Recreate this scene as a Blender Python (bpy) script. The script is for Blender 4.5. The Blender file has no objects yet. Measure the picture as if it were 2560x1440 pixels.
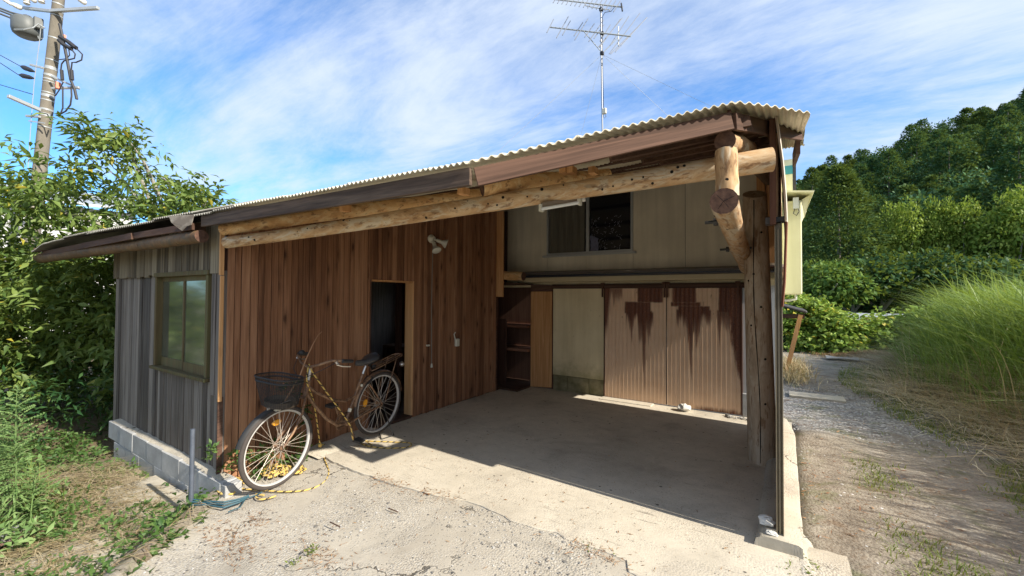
import bpy, math, random
import numpy as np
from mathutils import Vector, Matrix
random.seed(7); rng = np.random.default_rng(7)
scene = bpy.context.scene
C = scene.collection
rad = math.radians

# ------------------------------------------------------------------ camera, sky, sun, exposure
YAW, PITCH, ROLL, FOC, EYE = -.5762425, .02035817, .00646049, 1050., 1.5
cy_, sy_, cp_, sp_, cr_, sr_ = math.cos(YAW), math.sin(YAW), math.cos(PITCH), math.sin(PITCH), math.cos(ROLL), math.sin(ROLL)
FW = np.array([sy_*cp_, cy_*cp_, sp_]); _r = np.array([cy_, -sy_, 0.]); _u = np.cross(_r, FW)
RT = cr_*_r + sr_*_u; UP = -sr_*_r + cr_*_u; EYEP = np.array([0., 0., EYE])
cam_d = bpy.data.cameras.new('camera'); cam = bpy.data.objects.new('camera', cam_d); C.objects.link(cam)
cam_d.sensor_width = 36.0; cam_d.lens = FOC/2560*36.0; cam_d.clip_start = .05; cam_d.clip_end = 2000
cam.matrix_world = Matrix(((RT[0], UP[0], -FW[0], 0), (RT[1], UP[1], -FW[1], 0), (RT[2], UP[2], -FW[2], EYE), (0, 0, 0, 1)))
scene.camera = cam
scene.render.engine = 'CYCLES'
scene.cycles.max_bounces = 10; scene.cycles.diffuse_bounces = 7; scene.cycles.transparent_max_bounces = 12
scene.cycles.use_denoising = True
scene.view_settings.view_transform = 'Standard'; scene.view_settings.look = 'None'
scene.view_settings.gamma = 1; scene.view_settings.use_curve_mapping = False
scene.view_settings.exposure = 2.15

SUN_EL, SUN_AZ = 34.0, 2.0      # light comes from +X, turned a little to the street side
SUN_DIR = Vector((math.cos(rad(SUN_EL))*math.cos(rad(SUN_AZ)), -math.cos(rad(SUN_EL))*math.sin(rad(SUN_AZ)), math.sin(rad(SUN_EL))))
sun_d = bpy.data.lights.new('sun', 'SUN'); sun_d.energy = 2.0; sun_d.angle = rad(.55); sun_d.color = (1, .93, .81)
sun = bpy.data.objects.new('sun', sun_d); C.objects.link(sun)
sun.rotation_euler = SUN_DIR.to_track_quat('Z', 'Y').to_euler()

world = bpy.data.worlds.new('World'); scene.world = world; world.use_nodes = True
wt = world.node_tree; wt.nodes.clear()
def wn(t, **k):
    n = wt.nodes.new(t)
    for a, b in k.items(): setattr(n, a, b)
    return n
sky = wn('ShaderNodeTexSky', sky_type='NISHITA', sun_disc=False, sun_elevation=rad(SUN_EL), sun_rotation=rad(90+SUN_AZ), altitude=200, air_density=1.0, dust_density=.4, ozone_density=2.2)
tc = wn('ShaderNodeTexCoord'); sep = wn('ShaderNodeSeparateXYZ'); wt.links.new(tc.outputs['Generated'], sep.inputs[0])
def wm(op, a, b=None, c=None):
    n = wn('ShaderNodeMath', operation=op)
    for i, x in enumerate((a, b, c)):
        if x is None: continue
        if isinstance(x, (int, float)): n.inputs[i].default_value = x
        else: wt.links.new(x, n.inputs[i])
    return n.outputs[0]
zz = wm('ADD', wm('MAXIMUM', sep.outputs[2], 0.0), .16)
px = wm('DIVIDE', sep.outputs[0], zz); py = wm('DIVIDE', sep.outputs[1], zz)
comb = wn('ShaderNodeCombineXYZ'); wt.links.new(px, comb.inputs[0]); wt.links.new(py, comb.inputs[1])
def wnoise(scale, det, rough, dist, sc, rot):
    mp = wn('ShaderNodeMapping'); mp.inputs['Scale'].default_value = sc; mp.inputs['Rotation'].default_value = (0, 0, rad(rot)); mp.inputs['Location'].default_value = (3.1, 1.7, .4)
    wt.links.new(comb.outputs[0], mp.inputs[0])
    n = wn('ShaderNodeTexNoise'); n.inputs['Scale'].default_value = scale; n.inputs['Detail'].default_value = det; n.inputs['Roughness'].default_value = rough; n.inputs['Distortion'].default_value = dist
    wt.links.new(mp.outputs[0], n.inputs['Vector']); return n.outputs['Fac']
big = wnoise(.42, 5, .55, .5, (1, 1, 1), 20)
streak = wnoise(1.0, 9, .66, .45, (.6, 1.9, 1), 38)
fine = wnoise(4.5, 7, .7, .5, (.75, 1.3, 1), 30)
cov = wm('ADD', wm('MULTIPLY', big, .85), wm('ADD', wm('MULTIPLY', streak, .75), wm('MULTIPLY', fine, .16)))
# clouds thicken towards the sun side (+X) and thin out over the shed
cov = wm('ADD', cov, wm('MULTIPLY', sep.outputs[0], .17))
mr = wn('ShaderNodeMapRange', interpolation_type='SMOOTHSTEP'); wt.links.new(cov, mr.inputs[0]); mr.inputs[1].default_value = .61; mr.inputs[2].default_value = .97; mr.inputs[3].default_value = .05; mr.inputs[4].default_value = .93
mixc = wn('ShaderNodeMix', data_type='RGBA'); wt.links.new(mr.outputs[0], mixc.inputs['Factor'])
skyb = wn('ShaderNodeMix', data_type='RGBA', blend_type='MULTIPLY'); skyb.inputs['Factor'].default_value = 1; wt.links.new(sky.outputs[0], skyb.inputs['A']); skyb.inputs['B'].default_value = (.135, .285, .41, 1)
wt.links.new(skyb.outputs['Result'], mixc.inputs['A']); mixc.inputs['B'].default_value = (1.26, 1.42, 1.66, 1)
bg = wn('ShaderNodeBackground'); bg.inputs['Strength'].default_value = .15; wt.links.new(mixc.outputs['Result'], bg.inputs['Color'])
wo = wn('ShaderNodeOutputWorld'); wt.links.new(bg.outputs[0], wo.inputs[0])

# ------------------------------------------------------------------ helpers
def at(px, py, d):
    """point seen at a place of the survey photograph, d metres along the view axis"""
    return EYEP + (FW*FOC + RT*(px-1280) - UP*(py-720))/FOC*d
def atY(px, py, y):
    v = FW*FOC + RT*(px-1280) - UP*(py-720); return EYEP + v*(y/v[1])
def atX(px, py, x):
    v = FW*FOC + RT*(px-1280) - UP*(py-720); return EYEP + v*(x/v[0])
def atZ(px, py, z):
    v = FW*FOC + RT*(px-1280) - UP*(py-720); return EYEP + v*((z-EYE)/v[2])
def sst(a, b, x):
    t = np.clip((np.asarray(x, float)-a)/(b-a), 0, 1); return t*t*(3-2*t)
_perm = rng.permutation(512)
def vnoise(x, y, seed=0):
    """cheap smooth value noise for numpy arrays, 0..1"""
    x = np.asarray(x, float); y = np.asarray(y, float)
    xi = np.floor(x).astype(int); yi = np.floor(y).astype(int); fx = x-xi; fy = y-yi
    fx = fx*fx*(3-2*fx); fy = fy*fy*(3-2*fy)
    h = lambda a, b: _perm[(_perm[(a+seed*17) & 511]+b) & 511]/511.
    return (h(xi, yi)*(1-fx)+h(xi+1, yi)*fx)*(1-fy) + (h(xi, yi+1)*(1-fx)+h(xi+1, yi+1)*fx)*fy
def fbm(x, y, seed=0, oct=4):
    s = 0; a = .5
    for i in range(oct):
        s = s + a*vnoise(np.asarray(x)*2**i, np.asarray(y)*2**i, seed+i); a *= .5
    return s/(1-.5**oct)

def base_of(o):
    b = np.zeros(3)
    while o is not None:
        b = b + np.array(o.location); o = o.parent
    return b
class MB:
    def __init__(s): s.v = []; s.f = []; s.m = []
    def add(s, vs, fs, mi=0):
        n = len(s.v); s.v += [tuple(map(float, p)) for p in vs]; s.f += [tuple(i+n for i in f) for f in fs]; s.m += [mi]*len(fs); return s
    def box(s, x0, x1, y0, y1, z0, z1, mi=0):
        return s.add([(x0,y0,z0),(x1,y0,z0),(x1,y1,z0),(x0,y1,z0),(x0,y0,z1),(x1,y0,z1),(x1,y1,z1),(x0,y1,z1)],
                     [(0,3,2,1),(4,5,6,7),(0,1,5,4),(1,2,6,5),(2,3,7,6),(3,0,4,7)], mi)
    def beam(s, a, b, w, h, up=(0,0,1), mi=0):
        """board from a to b, w across, h along 'up'"""
        a = np.array(a, float); b = np.array(b, float); t = (b-a)/np.linalg.norm(b-a); up = np.array(up, float)
        sd = np.cross(t, up); sd /= np.linalg.norm(sd); u2 = np.cross(sd, t)
        vs = [p+sd*i*w/2+u2*j*h/2 for p in (a, b) for (i, j) in ((-1,-1),(1,-1),(1,1),(-1,1))]
        return s.add(vs, [(0,1,2,3),(7,6,5,4),(0,4,5,1),(1,5,6,2),(2,6,7,3),(3,7,4,0)], mi)
    def tube(s, pts, r, seg=8, cap=True, mi=0, mis=None, jit=0):
        pts = [np.array(p, float) for p in pts]; n = len(pts)
        rs = [r]*n if np.isscalar(r) else list(r)
        t = [pts[min(i+1, n-1)]-pts[max(i-1, 0)] for i in range(n)]; t = [x/(np.linalg.norm(x)+1e-9) for x in t]
        a = np.array((0,0,1.)) if abs(t[0][2]) < .9 else np.array((1.,0,0))
        u = np.cross(t[0], a); u /= np.linalg.norm(u); vs = []
        for i in range(n):
            u = u-t[i]*(u@t[i]); u /= np.linalg.norm(u)+1e-9; w = np.cross(t[i], u)
            for k in range(seg):
                an = 2*math.pi*k/seg; rr = rs[i]*(1+(random.uniform(-jit, jit) if jit else 0))
                vs.append(pts[i]+(u*math.cos(an)+w*math.sin(an))*rr)
        o = len(s.v); s.v += [tuple(map(float, p)) for p in vs]
        for i in range(n-1):
            for k in range(seg):
                s.f.append((o+i*seg+k, o+i*seg+(k+1) % seg, o+(i+1)*seg+(k+1) % seg, o+(i+1)*seg+k))
                s.m.append(mi if mis is None else mis(i, k))
        if cap:
            s.f.append(tuple(o+k for k in range(seg-1, -1, -1))); s.m.append(mi)
            s.f.append(tuple(o+(n-1)*seg+k for k in range(seg))); s.m.append(mi)
        return s
    def ring(s, c, ax, R, r, n=40, seg=8, mi=0):
        """torus about centre c with axis ax"""
        c = np.array(c, float); ax = np.array(ax, float); ax /= np.linalg.norm(ax)
        a = np.array((0,0,1.)) if abs(ax[2]) < .9 else np.array((1.,0,0)); u = np.cross(ax, a); u /= np.linalg.norm(u); w = np.cross(ax, u); o = len(s.v)
        for i in range(n):
            an = 2*math.pi*i/n; d = u*math.cos(an)+w*math.sin(an)
            for k in range(seg):
                b = 2*math.pi*k/seg; s.v.append(tuple(c+d*(R+r*math.cos(b))+ax*r*math.sin(b)))
        for i in range(n):
            for k in range(seg):
                s.f.append((o+i*seg+k, o+i*seg+(k+1) % seg, o+((i+1) % n)*seg+(k+1) % seg, o+((i+1) % n)*seg+k)); s.m.append(mi)
        return s
    def grid(s, P, mi=0):
        P = np.asarray(P, float); n, m = P.shape[:2]; o = len(s.v); s.v += [tuple(p) for p in P.reshape(-1, 3)]
        for i in range(n-1):
            for j in range(m-1):
                s.f.append((o+i*m+j, o+(i+1)*m+j, o+(i+1)*m+j+1, o+i*m+j+1)); s.m.append(mi)
        return s
    def lathe(s, c, ax, prof, seg=16, mi=0):
        """prof = [(distance along ax, radius)...]"""
        c = np.array(c, float); ax = np.array(ax, float); ax /= np.linalg.norm(ax)
        return s.tube([c+ax*h for h, _ in prof], [max(r, 1e-4) for _, r in prof], seg, True, mi)
    def build(s, name, mat, parent=None, smooth=False, label=None, cat=None, group=None, kind=None, bev=0):
        me = bpy.data.meshes.new(name); b = base_of(parent)
        v = np.array(s.v, float).reshape(-1, 3)-b
        me.from_pydata(v.tolist(), [], s.f)
        mats = mat if isinstance(mat, (list, tuple)) else [mat]
        for m in mats: me.materials.append(m)
        if len(mats) > 1: me.polygons.foreach_set('material_index', s.m)
        if smooth:
            me.polygons.foreach_set('use_smooth', [True]*len(me.polygons))
            try: me.set_sharp_from_angle(angle=rad(50))
            except Exception: pass
        me.update()
        o = bpy.data.objects.new(name, me); C.objects.link(o)
        if parent is not None: o.parent = parent
        if bev:
            md = o.modifiers.new('bevel', 'BEVEL'); md.width = bev; md.segments = 1; md.limit_method = 'ANGLE'
        return tag(o, label, cat, group, kind)
def tag(o, label=None, cat=None, group=None, kind=None):
    if label: o['label'] = label
    if cat: o['category'] = cat
    if group: o['group'] = group
    if kind: o['kind'] = kind
    return o
def thing(name, loc, label, cat, group=None):
    o = bpy.data.objects.new(name, None); C.objects.link(o); o.location = tuple(map(float, loc)); o.empty_display_size = .1
    return tag(o, label, cat, group)
def copy_tree(o, loc=None, rz=None, sc=None):
    r = o.copy(); C.objects.link(r)
    for ch in list(o.children):
        c = ch.copy(); C.objects.link(c); c.parent = r
        for g in list(ch.children):
            d = g.copy(); C.objects.link(d); d.parent = c
    if loc is not None: r.location = loc
    if rz is not None: r.rotation_euler = (0, 0, rz)
    if sc is not None: r.scale = sc if hasattr(sc, '__len__') else (sc, sc, sc)
    return r
def raw_mesh(name, v, f_flat, nper, mats, smooth=False, mi=None):
    """fast mesh from numpy arrays, all faces with nper corners"""
    v = np.asarray(v, np.float32); f = np.asarray(f_flat, np.int32).reshape(-1, nper)
    me = bpy.data.meshes.new(name); me.vertices.add(len(v)); me.vertices.foreach_set('co', v.ravel())
    me.loops.add(f.size); me.loops.foreach_set('vertex_index', f.ravel())
    me.polygons.add(len(f)); me.polygons.foreach_set('loop_start', np.arange(0, f.size, nper, dtype=np.int32))
    for m in (mats if isinstance(mats, (list, tuple)) else [mats]): me.materials.append(m)
    if mi is not None: me.polygons.foreach_set('material_index', np.asarray(mi, np.int32))
    if smooth: me.polygons.foreach_set('use_smooth', np.ones(len(f), bool))
    me.update(calc_edges=True); me.validate(); return me
def link(name, me, parent=None, **k):
    o = bpy.data.objects.new(name, me); C.objects.link(o)
    if parent is not None: o.parent = parent
    return tag(o, **k)
# ------------------------------------------------------------------ materials
class NT:
    def __init__(s, name):
        s.m = bpy.data.materials.new(name); s.m.use_nodes = True; s.t = s.m.node_tree; s.t.nodes.clear()
        s.out = s.n('ShaderNodeOutputMaterial'); s.b = s.n('ShaderNodeBsdfPrincipled'); s.t.links.new(s.b.outputs[0], s.out.inputs[0])
        s.tc = s.n('ShaderNodeTexCoord'); s.P = s.tc.outputs['Object']
    def n(s, t, **k):
        x = s.t.nodes.new(t)
        for a, b in k.items(): setattr(x, a, b)
        return x
    def set(s, sock, val):
        if isinstance(val, bpy.types.NodeSocket): s.t.links.new(val, sock)
        elif isinstance(val, (tuple, list)) and len(val) == 3 and sock.type == 'RGBA': sock.default_value = (*val, 1)
        else: sock.default_value = val
    def math(s, op, a, b=None, c=None, clamp=False):
        x = s.n('ShaderNodeMath', operation=op, use_clamp=clamp)
        for i, v in enumerate((a, b, c)):
            if v is not None: s.set(x.inputs[i], v)
        return x.outputs[0]
    def mapping(s, sc=(1,1,1), loc=(0,0,0), rot=(0,0,0), rand=False, src=None):
        v = src or s.P
        if rand:
            oi = s.n('ShaderNodeObjectInfo'); mu = s.n('ShaderNodeVectorMath', operation='SCALE'); mu.inputs[0].default_value = (37, 53, 71); s.t.links.new(oi.outputs['Random'], mu.inputs['Scale'])
            ad = s.n('ShaderNodeVectorMath', operation='ADD'); s.t.links.new(v, ad.inputs[0]); s.t.links.new(mu.outputs[0], ad.inputs[1]); v = ad.outputs[0]
        mp = s.n('ShaderNodeMapping'); mp.inputs['Scale'].default_value = sc; mp.inputs['Location'].default_value = loc; mp.inputs['Rotation'].default_value = rot
        s.t.links.new(v, mp.inputs[0]); return mp.outputs[0]
    def noise(s, scale, det=4, rough=.55, vec=None, dist=0, col=False):
        x = s.n('ShaderNodeTexNoise'); x.inputs['Scale'].default_value = scale; x.inputs['Detail'].default_value = det; x.inputs['Roughness'].default_value = rough; x.inputs['Distortion'].default_value = dist
        s.t.links.new(vec or s.P, x.inputs['Vector']); return x.outputs['Color' if col else 'Fac']
    def voro(s, scale, vec=None, feat='F1', out='Distance', rnd=1):
        x = s.n('ShaderNodeTexVoronoi', feature=feat); x.inputs['Scale'].default_value = scale; x.inputs['Randomness'].default_value = rnd
        s.t.links.new(vec or s.P, x.inputs['Vector']); return x.outputs[out]
    def ramp(s, fac, stops):
        x = s.n('ShaderNodeValToRGB'); e = x.color_ramp.elements
        while len(e) < len(stops): e.new(.5)
        for i, (p, c) in enumerate(stops): e[i].position = p; e[i].color = (*c, 1) if len(c) == 3 else c
        s.set(x.inputs[0], fac); return x.outputs[0]
    def rng(s, v, a, b, c=0., d=1., smooth=True):
        x = s.n('ShaderNodeMapRange', interpolation_type='SMOOTHSTEP' if smooth else 'LINEAR'); s.set(x.inputs[0], v)
        for i, k in enumerate((a, b, c, d)): s.set(x.inputs[i+1], k)
        return x.outputs[0]
    def mix(s, f, a, b, mode='MIX'):
        x = s.n('ShaderNodeMix', data_type='RGBA', blend_type=mode); s.set(x.inputs['Factor'], f); s.set(x.inputs['A'], a); s.set(x.inputs['B'], b); return x.outputs['Result']
    def bump(s, h, st=.3, dist=.01, nrm=None):
        x = s.n('ShaderNodeBump'); x.inputs['Strength'].default_value = st; x.inputs['Distance'].default_value = dist; s.set(x.inputs['Height'], h)
        if nrm is not None: s.t.links.new(nrm, x.inputs['Normal'])
        return x.outputs[0]
    def objrand(s): return s.n('ShaderNodeObjectInfo').outputs['Random']
    def island(s): return s.n('ShaderNodeNewGeometry').outputs['Random Per Island']
    def xyz(s, src=None):
        x = s.n('ShaderNodeSeparateXYZ'); s.t.links.new(src or s.P, x.inputs[0]); return x.outputs
    def fin(s, col, rough=.8, nrm=None, spec=.3, metal=0, **k):
        s.set(s.b.inputs['Base Color'], col); s.set(s.b.inputs['Roughness'], rough); s.b.inputs['Specular IOR Level'].default_value = spec; s.set(s.b.inputs['Metallic'], metal)
        if nrm is not None: s.t.links.new(nrm, s.b.inputs['Normal'])
        for a, b in k.items(): s.set(s.b.inputs[a.replace('_', ' ')], b)
        return s.m

def wood(name, dark, mid, light, grain_axis=2, knots=0.0, gray=None, var=.25, rough=.8, gs=1., streak=None, bump=.35, shear=None):
    """planed or sawn timber: long grain, per-board tone, knots, weathering"""
    s = NT(name)
    def ax(a, b):
        v = [a*gs]*3; v[grain_axis] = b*gs; return tuple(v)
    if shear:       # board climbing across the axes: let the grain follow it
        x, y, z = s.xyz(); cb = s.n('ShaderNodeCombineXYZ'); s.t.links.new(x, cb.inputs[0]); s.t.links.new(s.math('SUBTRACT', z, s.math('ADD', s.math('MULTIPLY', x, shear[0]), s.math('MULTIPLY', y, shear[1]))), cb.inputs[2]); s.P = cb.outputs[0]
    v1 = s.mapping(ax(38, 1.6), rand=True); v2 = s.mapping(ax(110, 3.), rand=True); v3 = s.mapping(ax(9, .8), rand=True)
    a = s.noise(1, 5, .6, v1, .6); b = s.noise(1, 3, .6, v2, .2); c = s.noise(1, 3, .5, v3, .3)
    g = s.math('ADD', s.math('MULTIPLY', a, .55), s.math('ADD', s.math('MULTIPLY', b, .25), s.math('MULTIPLY', c, .3)))
    g = s.math('ADD', g, s.math('MULTIPLY', s.math('SUBTRACT', s.objrand(), .5), var))
    col = s.ramp(g, [(.3, dark), (.52, mid), (.75, light)])
    if knots:
        vk = s.mapping(ax(8.5, 2.6), rand=True); d = s.voro(1, vk); nn = s.noise(6, 2, .5, vk)
        dd = s.math('ADD', d, s.math('MULTIPLY', nn, .12)); k = s.rng(dd, .09, .24, 1, 0)
        col = s.mix(s.math('MULTIPLY', k, knots), col, tuple(x*.55 for x in dark))
        halo = s.rng(dd, .2, .42, .35*knots, 0); col = s.mix(halo, col, dark)
    if gray:
        w = s.rng(s.noise(1, 5, .6, s.mapping(ax(22, 1.1), rand=True), .5), .42, .62); col = s.mix(s.math('MULTIPLY', w, gray[1]), col, gray[0])
    if streak:
        w = s.rng(s.noise(1, 6, .65, s.mapping(ax(60, .9), rand=True), .3), .52, .7); col = s.mix(s.math('MULTIPLY', w, streak[1]), col, streak[0])
    return s.fin(col, rough, s.bump(g, bump, .004), .25)

M = {}
M['brown_plank'] = wood('brown_plank', (.085, .036, .018), (.24, .112, .057), (.385, .205, .113), knots=1.0, var=.26, streak=((.085, .036, .017), .5))
M['grey_plank'] = wood('grey_plank', (.042, .033, .026), (.14, .115, .095), (.27, .235, .2), var=.4, streak=((.028, .022, .018), .9), gray=((.2, .185, .17), .3), bump=.6)
M['grey_plank_upper'] = wood('grey_plank_upper', (.055, .042, .026), (.16, .125, .08), (.28, .235, .16), var=.4, streak=((.03, .024, .018), .85), bump=.6)
M['dark_fascia'] = wood('dark_fascia', (.026, .018, .013), (.068, .045, .032), (.15, .10, .07), grain_axis=0, var=.1, gray=((.19, .14, .1), .35), bump=.6)
M['red_fascia'] = wood('red_fascia', (.028, .016, .011), (.085, .046, .031), (.18, .1, .068), grain_axis=0, var=.12, knots=.5, shear=(.155, .222), bump=.6)
M['orange_wood'] = wood('orange_wood', (.3, .13, .045), (.52, .27, .11), (.66, .4, .2), var=.15, knots=.35)
M['orange_wood_x'] = wood('orange_wood_x', (.3, .13, .045), (.5, .26, .11), (.62, .37, .18), grain_axis=0, var=.15, knots=.35)
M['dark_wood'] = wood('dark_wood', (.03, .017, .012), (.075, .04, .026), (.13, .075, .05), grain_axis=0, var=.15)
M['dark_wood_z'] = wood('dark_wood_z', (.03, .017, .012), (.085, .04, .026), (.14, .075, .05), var=.2)
M['side_board'] = wood('side_board', (.25, .13, .07), (.42, .25, .14), (.55, .36, .22), var=.25)
M['shelf_wood'] = wood('shelf_wood', (.1, .04, .022), (.19, .085, .05), (.27, .13, .08), grain_axis=0)
M['window_wood'] = wood('window_wood', (.045, .03, .014), (.11, .078, .035), (.17, .13, .06), var=.1, gray=((.1, .12, .05), .45))

def log_mat(name, dark, mid, light, blotch, knots=1.0, ax=(1, 1, 1)):
    s = NT(name); v = s.mapping(ax, rand=True)
    a = s.noise(8, 6, .7, v, .9); b = s.noise(34, 4, .65, v, .4); c = s.noise(2.2, 3, .5, v)
    g = s.math('ADD', s.math('MULTIPLY', a, .6), s.math('ADD', s.math('MULTIPLY', b, .22), s.math('MULTIPLY', c, .2)))
    col = s.ramp(g, [(.33, dark), (.5, mid), (.66, light)])
    bl = s.rng(s.noise(9, 6, .7, v, 1.2), .48, .60); col = s.mix(s.math('MULTIPLY', bl, .75), col, blotch)
    d = s.voro(6.5, v); k = s.rng(d, .07, .13, 1, 0); col = s.mix(s.math('MULTIPLY', k, knots), col, (.03, .014, .008))
    fl = s.rng(s.noise(24, 4, .65, v), .55, .64); col = s.mix(s.math('MULTIPLY', fl, .7), col, (.17, .085, .038))
    h = s.math('ADD', s.math('MULTIPLY', a, .7), s.math('MULTIPLY', k, -.5))
    return s.fin(col, .75, s.bump(h, .5, .012), .25)
M['log'] = log_mat('log', (.22, .12, .055), (.46, .29, .145), (.62, .46, .28), (.56, .49, .36), .35, (.3, 1.3, 1.3))
M['log_z'] = log_mat('log_z', (.22, .12, .055), (.46, .29, .145), (.62, .46, .28), (.56, .49, .36), .35, (1.3, 1.3, .3))
M['log_y'] = log_mat('log_y', (.2, .11, .055), (.42, .26, .135), (.58, .42, .26), (.5, .43, .32), .35, (1.3, .3, 1.3))
M['log_orange'] = log_mat('log_orange', (.33, .16, .06), (.56, .33, .14), (.7, .46, .22), (.66, .5, .28), .3, (.3, 1.2, 1.2))
M['log_grey'] = log_mat('log_grey', (.15, .105, .068), (.33, .24, .16), (.47, .36, .25), (.44, .36, .27), .08, (1.2, 1.2, .25))
M['log_dark'] = log_mat('log_dark', (.06, .036, .02), (.15, .092, .05), (.24, .155, .08), (.1, .085, .06), .6)
s = NT('log_end'); d = s.voro(3, s.mapping((1,1,1), rand=True)); r = s.noise(30, 3, .6)
M['log_end'] = s.fin(s.ramp(r, [(.3, (.05, .025, .018)), (.7, (.13, .07, .045))]), .9, s.bump(r, .4, .004))

def plain(name, col, rough=.6, metal=0, var=.0, spec=.4, nscale=8, bump=0, **k):
    s = NT(name); n = s.noise(nscale, 5, .6, s.mapping(rand=True))
    c = s.mix(n, tuple(x*(1-var) for x in col), tuple(min(1, x*(1+var)) for x in col)) if var else col
    return s.fin(c, rough, s.bump(n, bump, .005) if bump else None, spec, metal, **k)
M['alu'] = plain('alu', (.2, .165, .11), .5, .3, .25, nscale=14)
M['white_metal'] = plain('white_metal', (.72, .72, .68), .4, 0, .08)
M['off_white'] = plain('off_white', (.62, .6, .5), .5, 0, .12)
M['black_rubber'] = plain('black_rubber', (.035, .033, .032), .7, 0, .25)
M['tyre'] = plain('tyre', (.06, .05, .045), .85, 0, .3, nscale=20)
M['chrome'] = plain('chrome', (.62, .6, .57), .3, .85, .15, nscale=20)
M['rim_metal'] = plain('rim_metal', (.56, .55, .53), .45, .25, .12, nscale=20)
M['spoke'] = plain('spoke', (.5, .43, .36), .45, .5, .25, nscale=30)
s = NT('rusty_paint'); n = s.noise(14, 6, .65); n2 = s.noise(60, 3, .6)
M['rusty'] = s.fin(s.ramp(s.math('ADD', s.math('MULTIPLY', n, .7), s.math('MULTIPLY', n2, .3)), [(.35, (.065, .037, .024)), (.5, (.17, .095, .055)), (.62, (.34, .2, .105))]), .5, s.bump(n2, .2, .002), .4)
M['black_wire'] = plain('black_wire', (.035, .034, .033), .55, .2, .3)
M['amber'] = plain('amber', (.75, .33, .03), .25, 0, .1)
M['glass_lamp'] = plain('glass_lamp', (.62, .63, .56), .12, 0, .2)
M['rope_yellow'] = plain('rope_yellow', (.62, .43, .12), .75, 0, .15, nscale=40)
M['rope_black'] = plain('rope_black', (.035, .03, .022), .8)
M['blue_strap'] = plain('blue_strap', (.03, .085, .11), .6, 0, .4, nscale=20)
M['twig'] = plain('twig', (.35, .19, .1), .8, 0, .3)
M['steel'] = plain('steel', (.13, .15, .19), .5, .5, .35, nscale=12)
M['saddle'] = plain('saddle', (.05, .05, .052), .4, 0, .3)
M['cable'] = plain('cable', (.03, .03, .035), .6)
M['porcelain'] = plain('porcelain', (.75, .72, .66), .25, 0, .08)
M['transformer'] = plain('transformer', (.11, .118, .115), .5, 0, .15)
M['galv'] = plain('galv', (.42, .44, .44), .45, .35, .15)
M['teal'] = plain('teal', (.05, .28, .3), .5)
M['orange_band'] = plain('orange_band', (.75, .22, .12), .5)
M['antenna'] = plain('antenna', (.3, .31, .33), .4, .6, .1)
M['tarp_blue'] = plain('tarp_blue', (.06, .3, .6), .5, 0, .2)
M['white_stone'] = plain('white_stone', (.62, .6, .55), .9, 0, .25, nscale=20, bump=.5)
M['roof_tile'] = plain('roof_tile', (.05, .047, .047), .6, 0, .4, nscale=20)
s = NT('black_gap'); M['black'] = s.fin((.012, .01, .008), .9)

s = NT('pole_concrete'); n = s.noise(3, 5, .6, s.mapping((1, 1, .35))); n2 = s.noise(40, 3)
M['pole'] = s.fin(s.ramp(s.math('ADD', s.math('MULTIPLY', n, .75), s.math('MULTIPLY', n2, .25)), [(.35, (.13, .115, .09)), (.65, (.24, .215, .175))]), .85, s.bump(n2, .2, .004))

# stucco with faint clouds, drips and moss near the bottom edge
def stucco(name, c1, c2, moss=False, sc=1.):
    s = NT(name); n = s.noise(1.3*sc, 6, .6, s.mapping(rand=True)); n2 = s.noise(90, 3, .6); st = s.noise(1, 5, .6, s.mapping((7, 7, .5), rand=True))
    col = s.ramp(s.math('ADD', s.math('MULTIPLY', n, .5), s.math('MULTIPLY', st, .5)), [(.3, tuple(q*.8 for q in c2)), (.48, c2), (.62, c1)])
    if moss:
        z = s.xyz()[2]; a = s.rng(s.math('ADD', z, s.math('MULTIPLY', s.noise(9, 5, .7), -.5)), -.22, .32, .75, 0); col = s.mix(a, col, (.12, .12, .035))
        sp = s.rng(s.noise(16, 4, .7), .66, .74, 0, .6); col = s.mix(sp, col, (.12, .085, .04))
    return s.fin(col, .9, s.bump(n2, .25, .004), .2)
M['stucco_upper'] = stucco('stucco_upper', (.72, .66, .52), (.60, .55, .43))
M['stucco_lower'] = stucco('stucco_lower', (.76, .65, .42), (.66, .55, .34), moss=True)
M['cream_wall'] = stucco('cream_wall', (.72, .7, .48), (.65, .63, .42))
M['white_wall'] = stucco('white_wall', (.62, .62, .6), (.5, .5, .49), sc=.4)
M['beige_fascia'] = plain('beige_fascia', (.52, .43, .26), .6, 0, .12)
s = NT('soffit'); n = s.noise(4, 4); M['soffit'] = s.fin(s.ramp(n, [(.3, (.2, .15, .07)), (.7, (.28, .22, .11))]), .8)
s = NT('block'); n = s.noise(5, 5, .6, s.mapping(rand=True)); n2 = s.noise(130, 3, .6)
z = s.math('ADD', s.math('MULTIPLY', n, .7), s.math('MULTIPLY', n2, .3))
M['block'] = s.fin(s.ramp(z, [(.35, (.3, .295, .285)), (.65, (.48, .48, .47))]), .92, s.bump(n2, .5, .006), .2)
s = NT('mossy_block'); n = s.noise(6, 5, .6, s.mapping(rand=True)); n2 = s.noise(120, 3, .6)
M['mossy_block'] = s.fin(s.ramp(n, [(.35, (.13, .12, .06)), (.65, (.25, .22, .13))]), .92, s.bump(n2, .5, .006), .2)

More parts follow.
